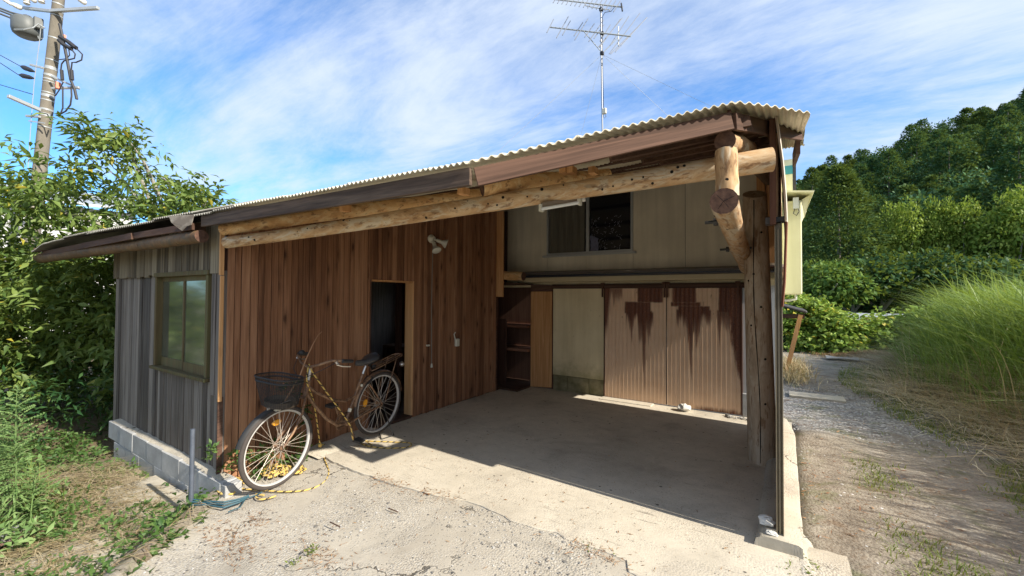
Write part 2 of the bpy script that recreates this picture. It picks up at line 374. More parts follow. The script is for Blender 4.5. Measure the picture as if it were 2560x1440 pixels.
# corrugated sheets
s = NT('roof_sheet'); n = s.noise(2.5, 5, .6); n2 = s.noise(1, 5, .65, s.mapping((60, 2.2, 2.2))); li = s.rng(s.noise(14, 5, .7), .55, .68)
c = s.ramp(s.math('ADD', s.math('MULTIPLY', n, .5), s.math('MULTIPLY', n2, .5)), [(.35, (.45, .41, .31)), (.62, (.66, .61, .47))]); c = s.mix(s.math('MULTIPLY', li, .35), c, (.3, .3, .24))
M['roof_sheet'] = s.fin(c, .8, s.bump(n2, .15, .003), .25)
s = NT('old_sheet'); n = s.noise(6, 5, .65); c = s.ramp(n, [(.4, (.09, .075, .06)), (.6, (.2, .18, .15))]); M['old_sheet'] = s.fin(c, .8)
s = NT('roof_sheet_grey'); n = s.noise(3, 5, .65); n2 = s.noise(1, 5, .65, s.mapping((50, 3, 3))); M['roof_sheet_grey'] = s.fin(s.ramp(s.math('ADD', s.math('MULTIPLY', n, .5), s.math('MULTIPLY', n2, .5)), [(.35, (.15, .14, .12)), (.62, (.27, .26, .225))]), .85, s.bump(n2, .15, .003), .2)
s = NT('scrap_sheet'); n = s.noise(3, 6, .7); c = s.ramp(n, [(.45, (.22, .225, .23)), (.56, (.16, .08, .05))]); M['scrap_sheet'] = s.fin(c, .5, None, .4, .2)
s = NT('side_sheet'); n = s.noise(3, 5, .6); M['side_sheet'] = s.fin(s.ramp(n, [(.3, (.5, .43, .36)), (.7, (.68, .6, .5))]), .6)
s = NT('side_sheet_brown'); n = s.noise(3, 5, .6); M['side_sheet_brown'] = s.fin(s.ramp(n, [(.3, (.1, .04, .025)), (.7, (.2, .08, .05))]), .5)

# sliding doors: tan paint flaked off in sheets and runs (mask stored on the mesh)
s = NT('door_sheet'); at_ = s.n('ShaderNodeAttribute', attribute_name='flaked'); n = s.noise(5, 5, .6); n2 = s.noise(70, 4, .6); st = s.noise(1, 4, .6, s.mapping((30, 30, 1)))
tan = s.ramp(s.math('ADD', s.math('MULTIPLY', n, .5), s.math('MULTIPLY', st, .5)), [(.35, (.66, .44, .28)), (.65, (.78, .56, .38))])
rust = s.ramp(s.math('ADD', s.math('MULTIPLY', n2, .5), s.math('MULTIPLY', st, .5)), [(.35, (.075, .026, .014)), (.55, (.17, .06, .028)), (.72, (.38, .15, .06))])
M['door_sheet'] = s.fin(s.mix(at_.outputs['Fac'], tan, rust), .55, s.bump(n2, .1, .002), .35)

# panes
s = NT('dusty_pane'); n = s.noise(3, 4, .6); M['dusty_pane'] = s.fin(s.ramp(n, [(.3, (.05, .06, .045)), (.7, (.10, .105, .08))]), .09, None, 1.0, 0, IOR=2.0)
s = NT('dark_pane'); M['dark_pane'] = s.fin((.008, .009, .013), .06, None, .5)
s = NT('curtain'); n = s.noise(1, 4, .6, s.mapping((16, 16, .8))); M['curtain'] = s.fin(s.ramp(n, [(.3, (.075, .07, .055)), (.7, (.16, .15, .115))]), .9)

# concrete
def concrete(name, c1, c2, agg, marks=False):
    s = NT(name); n = s.noise(1.1, 6, .6, None, .4); n2 = s.noise(9, 5, .65); n3 = s.noise(70, 4, .6)
    x, y, z = s.xyz()
    col = s.ramp(s.math('ADD', s.math('MULTIPLY', n, .6), s.math('MULTIPLY', n2, .4)), [(.35, c1), (.65, c2)])
    hb = s.math('MULTIPLY', n3, .4)
    if agg:
        zone = s.rng(s.noise(1.7, 4, .6, None, .6), .36, .56)
        v = s.voro(75, s.mapping((1, 1, .3))); vc = s.n('ShaderNodeTexVoronoi'); vc.inputs['Scale'].default_value = 75; s.t.links.new(s.mapping((1, 1, .3)), vc.inputs['Vector'])
        cellv = s.xyz(vc.outputs['Color'])[0]
        st = s.ramp(cellv, [(.0, (.13, .12, .115)), (.35, (.3, .28, .26)), (.7, (.46, .44, .4)), (1, (.6, .58, .54))])
        m = s.math('MULTIPLY', s.rng(v, .32, .5, 1, 0), s.math('MULTIPLY', zone, agg)); col = s.mix(m, col, st)
        pit = s.rng(s.voro(48), .13, .2, 1, 0); pz = s.rng(s.noise(6, 3), .47, .6); pm = s.math('MULTIPLY', pit, pz)
        col = s.mix(s.math('MULTIPLY', pm, .8), col, (.07, .065, .06))
        hb = s.math('ADD', s.math('ADD', hb, s.math('MULTIPLY', s.math('SUBTRACT', .5, v), s.math('MULTIPLY', zone, 1.6))), s.math('MULTIPLY', pm, -2.))
    if not marks:   # settlement cracks and old damp patches
        wv = s.n('ShaderNodeVectorMath', operation='ADD'); s.t.links.new(s.P, wv.inputs[0]); s.t.links.new(s.noise(2.2, 5, .6, None, 0, True), wv.inputs[1])
        ck = s.rng(s.voro(.85, wv.outputs[0], 'DISTANCE_TO_EDGE'), .003, .011, 1, 0); ck = s.math('MULTIPLY', ck, s.rng(s.noise(1.4, 3), .42, .55)); col = s.mix(s.math('MULTIPLY', ck, .85), col, (.06, .05, .04)); hb = s.math('ADD', hb, s.math('MULTIPLY', ck, -3.))
        dm = s.rng(s.noise(1.2, 6, .7, None, .5), .5, .68); col = s.mix(s.math('MULTIPLY', dm, .45), col, (.17, .155, .13))
    if marks:   # broom and drag marks running across the bay, tyre grime
        w = s.noise(1, 6, .7, s.mapping((3.4, 42, 1), rot=(0, 0, rad(-13))), .5); k = s.rng(w, .60, .68); zone = s.rng(s.noise(1.3, 3), .38, .56)
        col = s.mix(s.math('MULTIPLY', s.math('MULTIPLY', k, zone), .9), col, (.075, .062, .05))
        g = s.rng(s.noise(1.6, 5, .6, None, .7), .5, .72); col = s.mix(s.math('MULTIPLY', g, .36), col, (.19, .165, .14)); g2 = s.rng(s.noise(.55, 4, .6, s.mapping(loc=(4, 2, 0))), .5, .62); col = s.mix(s.math('MULTIPLY', g2, .18), col, (.2, .165, .125))
        sp = s.rng(s.voro(6.5), .06, .09, 1, 0); col = s.mix(s.math('MULTIPLY', sp, .8), col, (.05, .045, .04))
        gr = s.rng(s.noise(38, 4, .7), .58, .7); col = s.mix(s.math('MULTIPLY', gr, .4), col, (.2, .18, .15))
        hb = s.math('ADD', hb, s.math('MULTIPLY', k, -.5))
    return s.fin(col, .9, s.bump(hb, .22 if marks else .5, .006), .2)
M['slab'] = concrete('slab', (.46, .41, .325), (.61, .545, .44), .22, marks=True)
M['apron'] = concrete('apron', (.36, .32, .26), (.48, .435, .36), .62)
M['kerb'] = concrete('kerb_concrete', (.36, .32, .25), (.5, .45, .36), .4)

# ground: trodden dirt, gravel lane, litter
s = NT('ground'); x, y, z = s.xyz(); wob = s.noise(1.3, 4, .6); wob2 = s.noise(4, 5, .65); n3 = s.noise(55, 5, .7); v = s.voro(48, s.mapping((1, 1, .2)))
dirt = s.ramp(s.math('ADD', s.math('MULTIPLY', wob2, .6), s.math('MULTIPLY', n3, .4)), [(.32, (.125, .105, .08)), (.5, (.24, .21, .165)), (.68, (.36, .325, .265))])
vc = s.n('ShaderNodeTexVoronoi'); vc.inputs['Scale'].default_value = 42; s.t.links.new(s.mapping((1, 1, .2)), vc.inputs['Vector'])
grav = s.ramp(s.xyz(vc.outputs['Color'])[1], [(0, (.115, .107, .1)), (.5, (.225, .213, .2)), (1, (.38, .365, .34))])
yy = s.math('ADD', s.math('ADD', y, s.math('MULTIPLY', s.math('SUBTRACT', wob, .5), 2.6)), s.math('MULTIPLY', s.math('SUBTRACT', wob2, .5), 1.6))
yg = s.math('SUBTRACT', yy, s.math('MULTIPLY', x, .12))
mg = s.math('MULTIPLY', s.math('MULTIPLY', s.rng(yg, 5.5, 6.9), s.rng(z, .12, .03)), s.rng(yg, 10, 8.2)); mg = s.math('MULTIPLY', mg, s.rng(s.math('ADD', x, s.math('MULTIPLY', wob2, .6)), -.4, 0.)); mg = s.math('MULTIPLY', mg, s.rng(s.noise(2.5, 5, .65), .3, .5, .45, 1.))
col = s.mix(mg, dirt, grav)
lit = s.rng(s.noise(3.2, 5, .7, None, 1.), .54, .66); col = s.mix(s.math('MULTIPLY', lit, .5), col, (.14, .085, .045))
gr = s.math('MULTIPLY', s.rng(s.noise(1.9, 5, .7), .52, .64), .5); col = s.mix(gr, col, (.1, .115, .04))
far = s.rng(y, 17, 22); col = s.mix(far, col, (.05, .075, .025))
lf = s.math('MULTIPLY', s.rng(x, -4.0, -4.6, 0, 1), s.rng(y, -2.0, -.8)); col = s.mix(s.math('MULTIPLY', lf, s.rng(x, -5.0, -6.6, 0., .8)), col, (.13, .095, .05)); ns = s.math('MULTIPLY', lf, s.rng(x, -6.4, -4.9, 0, .8)); col = s.mix(ns, col, s.mix(n3, (.24, .18, .11), (.48, .4, .28))); bk = s.rng(z, .03, .25); col = s.mix(s.math('MULTIPLY', bk, .85), col, s.mix(wob2, (.13, .095, .045), (.28, .21, .11)))
M['ground'] = s.fin(col, .95, s.bump(s.math('ADD', s.math('MULTIPLY', n3, .6), s.math('MULTIPLY', v, -.5)), .8, .015), .15)

def leaf(name, dark, mid, light, trans=.35, yellow=0., rough=.5, spec=.3):
    s = NT(name); r = s.island(); n = s.noise(.9, 3, .5)
    f = s.math('ADD', s.math('MULTIPLY', r, .7), s.math('MULTIPLY', n, .4))
    col = s.ramp(f, [(.15, dark), (.5, mid), (.95, light)])
    if yellow: col = s.mix(s.rng(r, 1-yellow, 1-yellow+.01), col, (.42, .36, .05))
    s.fin(col, rough, None, spec)
    tr = s.n('ShaderNodeBsdfTranslucent'); s.set(tr.inputs[0], s.mix(.5, col, (.35, .42, .04), 'MIX'))
    mx = s.n('ShaderNodeMixShader'); mx.inputs[0].default_value = trans; s.t.links.new(s.b.outputs[0], mx.inputs[1]); s.t.links.new(tr.outputs[0], mx.inputs[2]); s.t.links.new(mx.outputs[0], s.out.inputs[0])
    return s.m
M['leaf_tree'] = leaf('leaf_tree', (.055, .10, .025), (.115, .18, .04), (.22, .28, .075), .3, .02)
M['leaf_vine'] = leaf('leaf_vine', (.11, .2, .03), (.22, .33, .055), (.38, .46, .12), .3, .06, spec=.15)
M['leaf_weed'] = leaf('leaf_weed', (.03, .08, .02), (.07, .14, .035), (.13, .2, .06), .3)
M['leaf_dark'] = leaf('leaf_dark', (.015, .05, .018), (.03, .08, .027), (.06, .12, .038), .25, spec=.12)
M['goldenrod'] = leaf('goldenrod', (.11, .2, .06), (.18, .29, .1), (.28, .38, .15), .3)
M['grass'] = leaf('grass', (.08, .16, .025), (.16, .25, .05), (.28, .36, .12), .35)
M['grass_low'] = leaf('grass_low', (.07, .12, .02), (.15, .2, .04), (.26, .27, .08), .3)
M['straw'] = leaf('straw', (.24, .16, .08), (.46, .34, .19), (.66, .56, .37), .2)
M['brown_litter'] = leaf('brown_litter', (.14, .06, .03), (.27, .13, .06), (.42, .24, .11), .1)
M['conifer'] = leaf('conifer', (.017, .06, .03), (.04, .11, .047), (.09, .19, .075), .18, spec=.1)
M['conifer_olive'] = leaf('conifer_olive', (.03, .07, .025), (.066, .12, .038), (.13, .2, .065), .18, spec=.1)
M['broadleaf'] = leaf('broadleaf', (.035, .09, .022), (.085, .16, .035), (.19, .28, .065), .25, spec=.1)
M['leaf_lime'] = leaf('leaf_lime', (.1, .18, .03), (.2, .29, .05), (.33, .4, .09), .3, spec=.1)
M['pebble'] = None
s = NT('pebble'); r = s.island(); M['pebble'] = s.fin(s.ramp(r, [(0, (.09, .085, .08)), (.4, (.24, .225, .205)), (.8, (.38, .365, .335)), (1, (.52, .5, .47))]), .85, None, .25)
s = NT('bark'); n = s.noise(14, 5, .65, s.mapping((1, 1, .3))); M['bark'] = s.fin(s.ramp(n, [(.35, (.09, .075, .06)), (.65, (.24, .215, .18))]), .9, s.bump(n, .5, .01))
M['pale_bark'] = plain('pale_bark', (.3, .28, .24), .9, 0, .3, nscale=12)
s = NT('hill_floor'); n = s.noise(.5, 4); M['hill_floor'] = s.fin(s.ramp(n, [(.3, (.014, .024, .01)), (.7, (.03, .045, .016))]), .95)
# ------------------------------------------------------------------ ground, slab, apron, kerb, hill
def slab_left(y): return np.where(np.asarray(y) < 1.57, np.minimum(-3.74+(1.57-np.asarray(y))*.84, -2.3+.2*np.asarray(y)), -3.9)
BX = ([-5, 0, 3.5, 4.8, 6.6, 7.3, 8.6, 9.8, 12, 13.5, 16, 20], [3.4, 2.9, 2.5, 2.3, 2.08, 1.86, 1.68, 1.5, 1.75, 2.3, 4, 9])
def ground_z(x, y):
    x = np.asarray(x, float); y = np.asarray(y, float)
    z = -.045+.02*(fbm(x*1.3, y*1.3, 3)-.5)*2+.02*(fbm(x*5, y*5, 5, 2)-.5)
    t = sst(.02, .55, slab_left(y)-x); z = z-t*(.21+.05*sst(.5, 2, slab_left(y)-x))
    z = z + t*.05*(fbm(x*2.2, y*2.2, 9)-.5)*2
    xb = np.interp(y, BX[0], BX[1])
    b = sst(0, 1.5, x-xb)*sst(18, 14, y); z = z+b*(.72+.25*(fbm(x*.8, y*.8, 11)-.5))
    z = z+.12*sst(.5, .0, np.hypot(x-.35, y-5.75)/1.)*.6         # soil hump beside the kerb end
    return z
def axis(lo, a, b, hi, st, grow=1.13):
    m = list(np.arange(a, b, st)); d = st; q = m[-1]
    while q < hi: d *= grow; q += d; m.append(q)
    d = st; q = a; l = []
    while q > lo: d *= grow; q -= d; l.append(q)
    return np.array(l[::-1]+m)
xs = axis(-260, -8, 5, 320, .075); ys = axis(-200, -1, 16, 420, .075)
X, Y = np.meshgrid(xs, ys, indexing='ij'); Zg = ground_z(X, Y)
inside = (X > slab_left(Y)+.05) & (X < np.interp(Y, [-9, -2, 1], [2.3, .2, .1])) & (Y > -8.8) & (Y < 6.3); Zg = np.where(inside, -.2, Zg)
n, m = X.shape; idx = np.arange(n*m).reshape(n, m)
fc = np.stack([idx[:-1, :-1], idx[1:, :-1], idx[1:, 1:], idx[:-1, 1:]], -1).reshape(-1, 4)
link('ground', raw_mesh('ground', np.stack([X, Y, Zg], -1).reshape(-1, 3), fc, 4, M['ground'], True), kind='structure')

def apron_z(x, y):
    y = np.asarray(y, float); x = np.asarray(x, float)
    return -.007-.045*sst(2.6, 1.7, y)*sst(-1.2, -3.2, x)-.02*sst(2.6, 1.2, y)+.012*(fbm(x*1.5, y*1.5, 21)-.5)
# worn rough apron in front; unseen stretch behind camera added to bounce light
gx = np.arange(-3.95, .28, .04); gy = np.concatenate([np.arange(-9, -1.6, .3), np.arange(-1.6, 3.35, .04)])
lefty = slab_left(gy)+.03*(vnoise(gy*5, 0*gy, 2)-.5)*2; righty = np.interp(gy, [-9, -2, 1.5, 2.2, 2.9, 3.4], [2.5, .3, .22, .15, .17, .12])+.05*(vnoise(gy*4, 0*gy+5, 2)-.5)
u = np.linspace(0, 1, 100)
AX = lefty[None, :]+(righty-lefty)[None, :]*u[:, None]; AY = np.repeat(gy[None, :], 100, 0); AZ = apron_z(AX, AY)+.006*(fbm(AX*9, AY*9, 30, 3)-.5)
AZ[0, :] -= .16; AZ[-1, :] -= .06; AX[0, :] -= .015; AX[-1, :] += .02
MB().grid(np.stack([AX, AY, AZ], -1)).build('concrete_apron', M['apron'], smooth=True, kind='structure')

# smooth bay of the carport: a topping about 15 mm proud with a broken edge
edge_px = [(790, 1128), (830, 1150), (862, 1166), (926, 1190), (1007, 1217), (1097, 1239), (1190, 1258), (1250, 1285), (1300, 1308), (1390, 1330), (1412, 1345), (1440, 1352), (1520, 1382), (1566, 1400), (1572, 1425), (1610, 1445), (1640, 1470), (1700, 1500)]
E = [atZ(px, py, .0)[:2] for px, py in edge_px]
E = np.array([(-3.88, 2.36)]+[tuple(e) for e in E if e[0] > -3.86]+[(-.2, 1.75), (.06, 1.85)])
ex = []; 
for i in range(len(E)-1):
    for k in range(10):
        q = E[i]+(E[i+1]-E[i])*k/10; ex.append(q)
ex.append(E[-1]); ex = np.array(ex); w = .022*(fbm(ex[:, 0]*9, ex[:, 1]*9, 40)-.5)*2; ex[1:-1, 1] += w[1:-1]
v = np.linspace(0, 1, 60)**1.6; back = np.array([6.13]*len(ex))
SX = np.repeat(ex[:, 0][:, None], 60, 1); SY = ex[:, 1][:, None]+(back-ex[:, 1])[:, None]*v[None, :]
SX = SX+(np.linspace(-3.88, .06, len(ex))[:, None]-SX)*sst(0, .5, v)[None, :]
SZ = 0*SX+.004*(fbm(SX*2, SY*2, 44)-.5)-.003*(v == 0)
front = np.stack([SX[:, :1], SY[:, :1]-.004, SZ[:, :1]-.07], -1)
mb = MB().grid(np.concatenate([front, np.stack([SX, SY, SZ], -1)], 1)); mb.build('concrete_slab', M['slab'], smooth=True, kind='structure')
# mortar hump along the foot of the timber wall
P = []
for i, yy in enumerate(np.arange(2.3, 3.2, .05)):
    h = .05*math.sin(min(1, (yy-2.3)/.9)*math.pi)**.6*(.7+.6*float(vnoise(yy*5, 1))); P.append([(-3.90, yy, h*1.1), (-3.80, yy, h), (-3.70, yy, h*.55), (-3.60, yy, -.006)])
MB().grid(np.array(P)[:, ::-1]).build('mortar_fillet', M['slab'], smooth=True, kind='structure')

# kerb on the right, broken at the front end
P = []; ky = np.concatenate([np.arange(2.98, 3.5, .04), np.arange(3.5, 6.05, .12)])
for i, yy in enumerate(ky):
    j = .012*(float(vnoise(yy*9, 3))-.5); t = .5+.5*(yy > 3.1)
    x0 = -.14+.02*(yy-3)/3+j; x1 = .082-.0*(yy-3)+j*.6; zt = .068+.01*(float(vnoise(yy*7, 8))-.5)
    if yy > 5.4: x1 -= (yy-5.4)*.12
    P.append([(x0-.035, yy, -.06), (x0-.012, yy, zt-.02), (x0+.02, yy, zt), (x0+.07, yy, zt+.004), (x1-.02, yy, zt), (x1, yy, zt-.012), (x1+.006, yy, -.12)])
k = MB().grid(np.array(P)[:, ::-1]); k.add(P[0], [tuple(range(7))]); k.build('kerb', M['kerb'], smooth=True, kind='structure')
MB().grid(np.array([[(x, y, z+.006*random.random()) for x in np.linspace(.08, .3, 6)] for y, z in ((2.78, -.1), (2.8, -.02), (2.95, -.018), (3.1, -.015), (3.2, -.03))])).build('kerb_footing', M['kerb'], smooth=True, kind='structure')
# concrete strip crossing the lane further back
MB().box(.05, .75, 7.9, 8.25, -.1, -.012).build('lane_slab', M['kerb'], kind='structure')
# lower concrete ledge at the left front corner
P = np.array([[(x, y, -.20+.02*float(fbm(x*3, y*3, 60))) for y in np.linspace(.15, 1.05, 12)] for x in np.linspace(-4.15, -3.35, 10)])
P[0, :, 2] -= .1; P[:, 0, 2] -= .1; P[:, -1, 2] -= .06
MB().grid(P).build('lower_ledge', M['kerb'], smooth=True, kind='structure')
P = np.array([[(x, y, -.185+.025*float(fbm(x*3, y*3, 61))) for y in np.linspace(1.13, 1.5, 8)] for x in np.linspace(-4.9, -3.78, 12)]); P[:, 0, 2] -= .09
MB().grid(P).build('lower_ledge', M['kerb'], smooth=True, kind='structure')

# forested hill
def hill_z(x, y):
    r = np.hypot(x, y); a = np.degrees(np.arctan2(x, y)); top = np.interp(a, [-20, 0, 5, 10, 17, 30, 60], [10.0, 13.5, 15.2, 18.0, 20.5, 23, 20])
    return top*sst(30, 92, r)-.4+1.2*(fbm(x*.06, y*.06, 70)-.5)*2*sst(30, 50, r)
aa = np.radians(np.linspace(-24, 75, 80)); rr = np.linspace(24, 170, 60); A, Rr = np.meshgrid(aa, rr, indexing='ij')
HX = Rr*np.sin(A); HY = Rr*np.cos(A)
MB().grid(np.stack([HX, HY, hill_z(HX, HY)], -1)).build('hill', M['hill_floor'], smooth=True, kind='structure')
# ------------------------------------------------------------------ beige house behind the carport
HY0 = 6.12
house = thing('house', (-2, HY0, 0), 'beige stucco house with upper window and sliding doors at the back of the carport', 'house')
def wallp(x0, x1, z0, z1, m='stucco_upper', y0=HY0, y1=HY0+.12): return MB().box(x0, x1, y0, y1, z0, z1).build('wall_panel', M[m], house, bev=.002)
WX0, WX1, WZ0, WZ1 = -3.29, -1.865, 2.175, 3.22
wallp(-4.75, WX0, 1.885, 3.38); wallp(WX0+.004, -2.588, 1.885, WZ0-.002); wallp(-2.584, WX1-.001, 1.885, WZ0-.002)
wallp(WX1+.003, -1.146, 1.885, 3.38); wallp(-1.141, -.06, 1.885, 3.38); wallp(WX0+.004, WX1-.001, WZ1, 3.38)
for x in (-1.8625, -1.1435): MB().box(x-.002, x+.002, HY0+.004, HY0+.02, 1.89, 3.36).build('joint_strip', M['black'], house)
# upper window
wf = MB()
wf.box(WX0, WX1, HY0-.018, HY0+.06, WZ0, WZ0+.035).box(WX0, WX1, HY0-.018, HY0+.06, WZ1-.03, WZ1).box(WX0, WX0+.03, HY0-.018, HY0+.06, WZ0+.035, WZ1-.03).box(WX1-.03, WX1, HY0-.018, HY0+.06, WZ0+.035, WZ1-.03)
window = wf.build('window', M['galv'], house)
MB().box(WX0-.06, WX1+.05, HY0-.05, HY0-.002, WZ0-.03, WZ0).build('sill', M['galv'], window)
MB().box(-2.60, -2.55, HY0-.01, HY0+.03, WZ0+.036, WZ1-.031).build('mullion', M['galv'], window)
MB().box(WX0+.03, -2.6, HY0+.035, HY0+.04, WZ0+.036, WZ1-.031).build('pane', M['dark_pane'], window)
MB().box(-2.55, WX1-.03, HY0+.02, HY0+.025, WZ0+.036, WZ1-.031).build('pane', M['dark_pane'], window)
P = np.array([[(x, HY0+.024-.006*math.sin(x*34+z*2)-.003*math.sin(x*81), z) for z in np.linspace(WZ0+.04, WZ1-.04, 6)] for x in np.linspace(WX0+.04, -2.64, 60)])
MB().grid(P).build('curtain', M['curtain'], window, smooth=True)
fl = MB()
for i in range(110):                                  # pale flakes of peeling film on the right pane
    q = random.random(); cx = -2.52+.48*random.random()**1.1; cz = WZ0+.06+.5*random.random()**1.2
    a = random.gauss(1.2, .6) if i % 3 else random.uniform(0, 3.1); l = random.uniform(.006, .022); w_ = random.uniform(.001, .0022)
    d = np.array((math.cos(a), 0, math.sin(a)))*l; p = np.array((-d[2], 0, d[0]))/l*w_; c = np.array((cx, HY0+.0185, cz))
    fl.add([c-d-p, c+d-p*.4, c+d*1.05+p*.4, c-d*.7+p], [(0, 1, 2, 3)])
fl.build('peeling_film', plain('film_flake', (.42, .43, .46), .4), window, kind='stuff')
fm = MB(); P = np.array([[(-2.548+.13*u+.02*vnoise(v*9, 2), HY0+.0175, WZ0+.04+.25*v-.06*u*v) for v in np.linspace(0, 1, 6)] for u in np.linspace(0, 1, 5)]); fm.grid(P).build('film_patch', plain('film_haze', (.12, .13, .2), .35, var=.6, nscale=30), window)
# ledge: flashing, gutter board and soffit
LX0, LX1, LY = -3.9, .0, 5.84
MB().add([(LX0, HY0-.002, 1.925), (LX1, HY0-.002, 1.915), (LX1, LY, 1.868), (LX0, LY, 1.875), (LX0, HY0-.002, 1.905), (LX1, HY0-.002, 1.895), (LX1, LY, 1.848), (LX0, LY, 1.855)], [(3, 2, 1, 0), (4, 5, 6, 7), (0, 1, 5, 4), (1, 2, 6, 5), (2, 3, 7, 6), (3, 0, 4, 7)]).build('flashing', plain('flashing', (.19, .16, .14), .55, .2, .35), house)
g = []
for x in (LX0+.02, LX1-.02): g.append([(x, LY-.012+.05*math.cos(a), 1.838+.035*math.sin(a)) for a in np.linspace(.1, -math.pi-.1, 9)])
MB().grid(np.array(g)).build('gutter', plain('gutter', (.03, .034, .045), .4, .1, .3), house, smooth=True)
MB().box(LX0, LX1, LY+.045, LY+.07, 1.735, 1.842).build('fascia_board', M['beige_fascia'], house, bev=.003)
MB().box(LX0, LX1, LY+.0705, HY0-.002, 1.737, 1.747).build('soffit', M['soffit'], house)
MB().box(-4.75, LX1, HY0, HY0+.1, 1.66, 1.884).build('wall_panel', M['stucco_lower'], house)
# lower wall left of the doors, standing on mossy blocks
MB().box(-3.16, -2.293, HY0-.03, HY0+.08, .245, 1.656).build('wall_panel', M['stucco_lower'], house, bev=.004)
x = -3.16
for i, wd in enumerate((.25, .37, .245)):
    MB().box(x+.003, x+wd-.003, HY0-.02, HY0+.1, -.08, .242-.004*(i % 2)).build('block', M['mossy_block'], house, bev=.004); x += wd
MB().box(-.455, -.31, HY0-.025, HY0+.1, .3, 1.66).build('wall_panel', M['white_wall'], house); MB().box(-.46, -.16, HY0-.05, HY0+.1, -.05, .295).build('block', M['block'], house, bev=.006)
MB().box(-.30, -.04, HY0+.05, HY0+.1, .0, 1.66).build('wall_panel', M['white_wall'], house)
# door rail with hangers
MB().box(-3.17, -.3, HY0-.075, HY0-.045, 1.648, 1.678).build('door_rail', M['dark_wood'], house)
MB().box(-3.17, -.3, HY0-.044, HY0-.004, 1.63, 1.70).build('rail_board', M['dark_wood'], house)
for x in (-2.30, -1.40, -1.365, -.50):
    MB().box(x-.012, x+.012, HY0-.09, HY0-.076, 1.50, 1.70).box(x-.03, x+.03, HY0-.086, HY0-.07, 1.679, 1.715).build('hanger', M['dark_wood_z'], house)
def sliding_door(x0, x1, seed):
    W, H = x1-x0, 1.62; nx, nz = 260, 200
    per = .056; px_ = np.array(sorted(q for i in range(int(W/per)+2) for q in [i*per+e for e in (0, .004, .0085, .0118, .020, .029, .038, .047)] if q <= W)); nx = len(px_)
    ph = (px_ % per)/per; prof = np.where(ph < .205, np.interp(ph*.056, [0, .004, .0085, .0118], [0, .009, .011, 0]), 0)      # narrow raised ribs between flat pans
    pz = np.linspace(0, H, nz)
    XX, ZZ = np.meshgrid(px_, pz, indexing='ij'); YY = HY0-.036-prof[:, None]+0*ZZ
    n1 = fbm(XX*7+seed*9, ZZ*1.2, 80+seed); n2 = fbm(XX*34, ZZ*5+seed, 85, 4)*.75+.25*fbm(XX*90, ZZ*30, 88, 3)
    U, V = XX/W, ZZ/H; F = np.zeros_like(XX)
    def block(u0, u1, v0, v1, s=.012):
        e = .018*(n2-.5); return sst(u0-s, u0+s, U+e)*sst(u1+s, u1-s, U-e)*sst(v0-s*.6, v0+s*.6, V+e*.6)*sst(v1+s*.6, v1-s*.6, V+e*.6)
    def runs(u0, u1, vt, lm, sd, mid=None, wd=.15):     # drips of bared metal below a flake, each column its own length
        L = lm*(.12+.88*vnoise(U*26, 0*U+sd)*(.45+.55*vnoise(U*80, 0*U+sd+7)))
        if mid is not None: L = L*np.exp(-((U-mid)/wd)**2)*1.5
        return sst(u0-.01, u0+.01, U)*sst(u1+.01, u1-.01, U)*sst(vt+.01, vt-.01, V)*sst(-.03, .05, V-(vt-L)+.05*(n2-.5))*np.clip(1.15-.5*(vt-V)/np.maximum(L, .03), .45, 1)
    if seed == 0:
        F = np.maximum(F, block(.55, .95, .875, 1.1)); F = np.maximum(F, block(.34, .76, .775, .878)); F = np.maximum(F, runs(.36, .80, .79, .30, 3)); F = np.maximum(F, runs(.50, .78, .80, .75, 5, .65, .09))
        F = np.maximum(F, sst(.05, -.02, U-.07*sst(.5, 1., V)-.03*n2)*sst(.5, .7, V)); F = np.maximum(F, .8*runs(.02, .3, 1.0, .25, 11))
    else:
        F = np.maximum(F, block(.08, .42, .875, 1.1)); F = np.maximum(F, block(.06, .48, .845, .88)); F = np.maximum(F, block(.16, .60, .80, .85)); F = np.maximum(F, runs(.14, .62, .82, .34, 4)); F = np.maximum(F, runs(.2, .56, .82, .62, 6, .36, .10))
        F = np.maximum(F, block(.72, 1.2, .80, 1.1)); F = np.maximum(F, sst(0, .05, (U-.75)-.30*(1-V)**1.1-.10*(n2-.5))*sst(.10, .35, V+.3*(n2-.3))); F = np.maximum(F, .9*runs(.70, 1., .82, .45, 9))
        F = np.maximum(F, sst(.0, .05, .06*n2+.015-V)*sst(.35, .5, U))
    F = np.clip(F+.0, 0, 1); F = np.where(n2 > .74, np.maximum(F, .5*sst(.4, .8, V)), F)
    idx = np.arange(nx*nz).reshape(nx, nz); fc = np.stack([idx[:-1, :-1], idx[1:, :-1], idx[1:, 1:], idx[:-1, 1:]], -1).reshape(-1, 4)
    me = raw_mesh('door_sheet', np.stack([XX+x0+2, YY-HY0, ZZ+.012], -1).reshape(-1, 3), fc, 4, M['door_sheet'])
    a = me.attributes.new('flaked', 'FLOAT', 'POINT'); a.data.foreach_set('value', F.reshape(-1).astype(np.float32))
    fr = MB().box(x0, x1, HY0-.028, HY0-.006, .02, 1.63).build('sliding_door', M['dark_wood_z'], house)
    o = link('corrugated_sheet', me, fr); return fr
sliding_door(-2.278, -1.386, 0); sliding_door(-1.378, -.475, 1)
MB().box(-.474, -.456, HY0-.05, HY0-.004, .01, 1.645).build('door_post', M['dark_wood_z'], house)
MB().box(-2.292, -2.279, HY0-.05, HY0-.004, .01, 1.645).build('door_post', M['dark_wood_z'], house)
MB().box(-2.3, -1.55, HY0-.22, HY0-.06, -.03, .014).build('threshold', M['slab'], house, bev=.006)
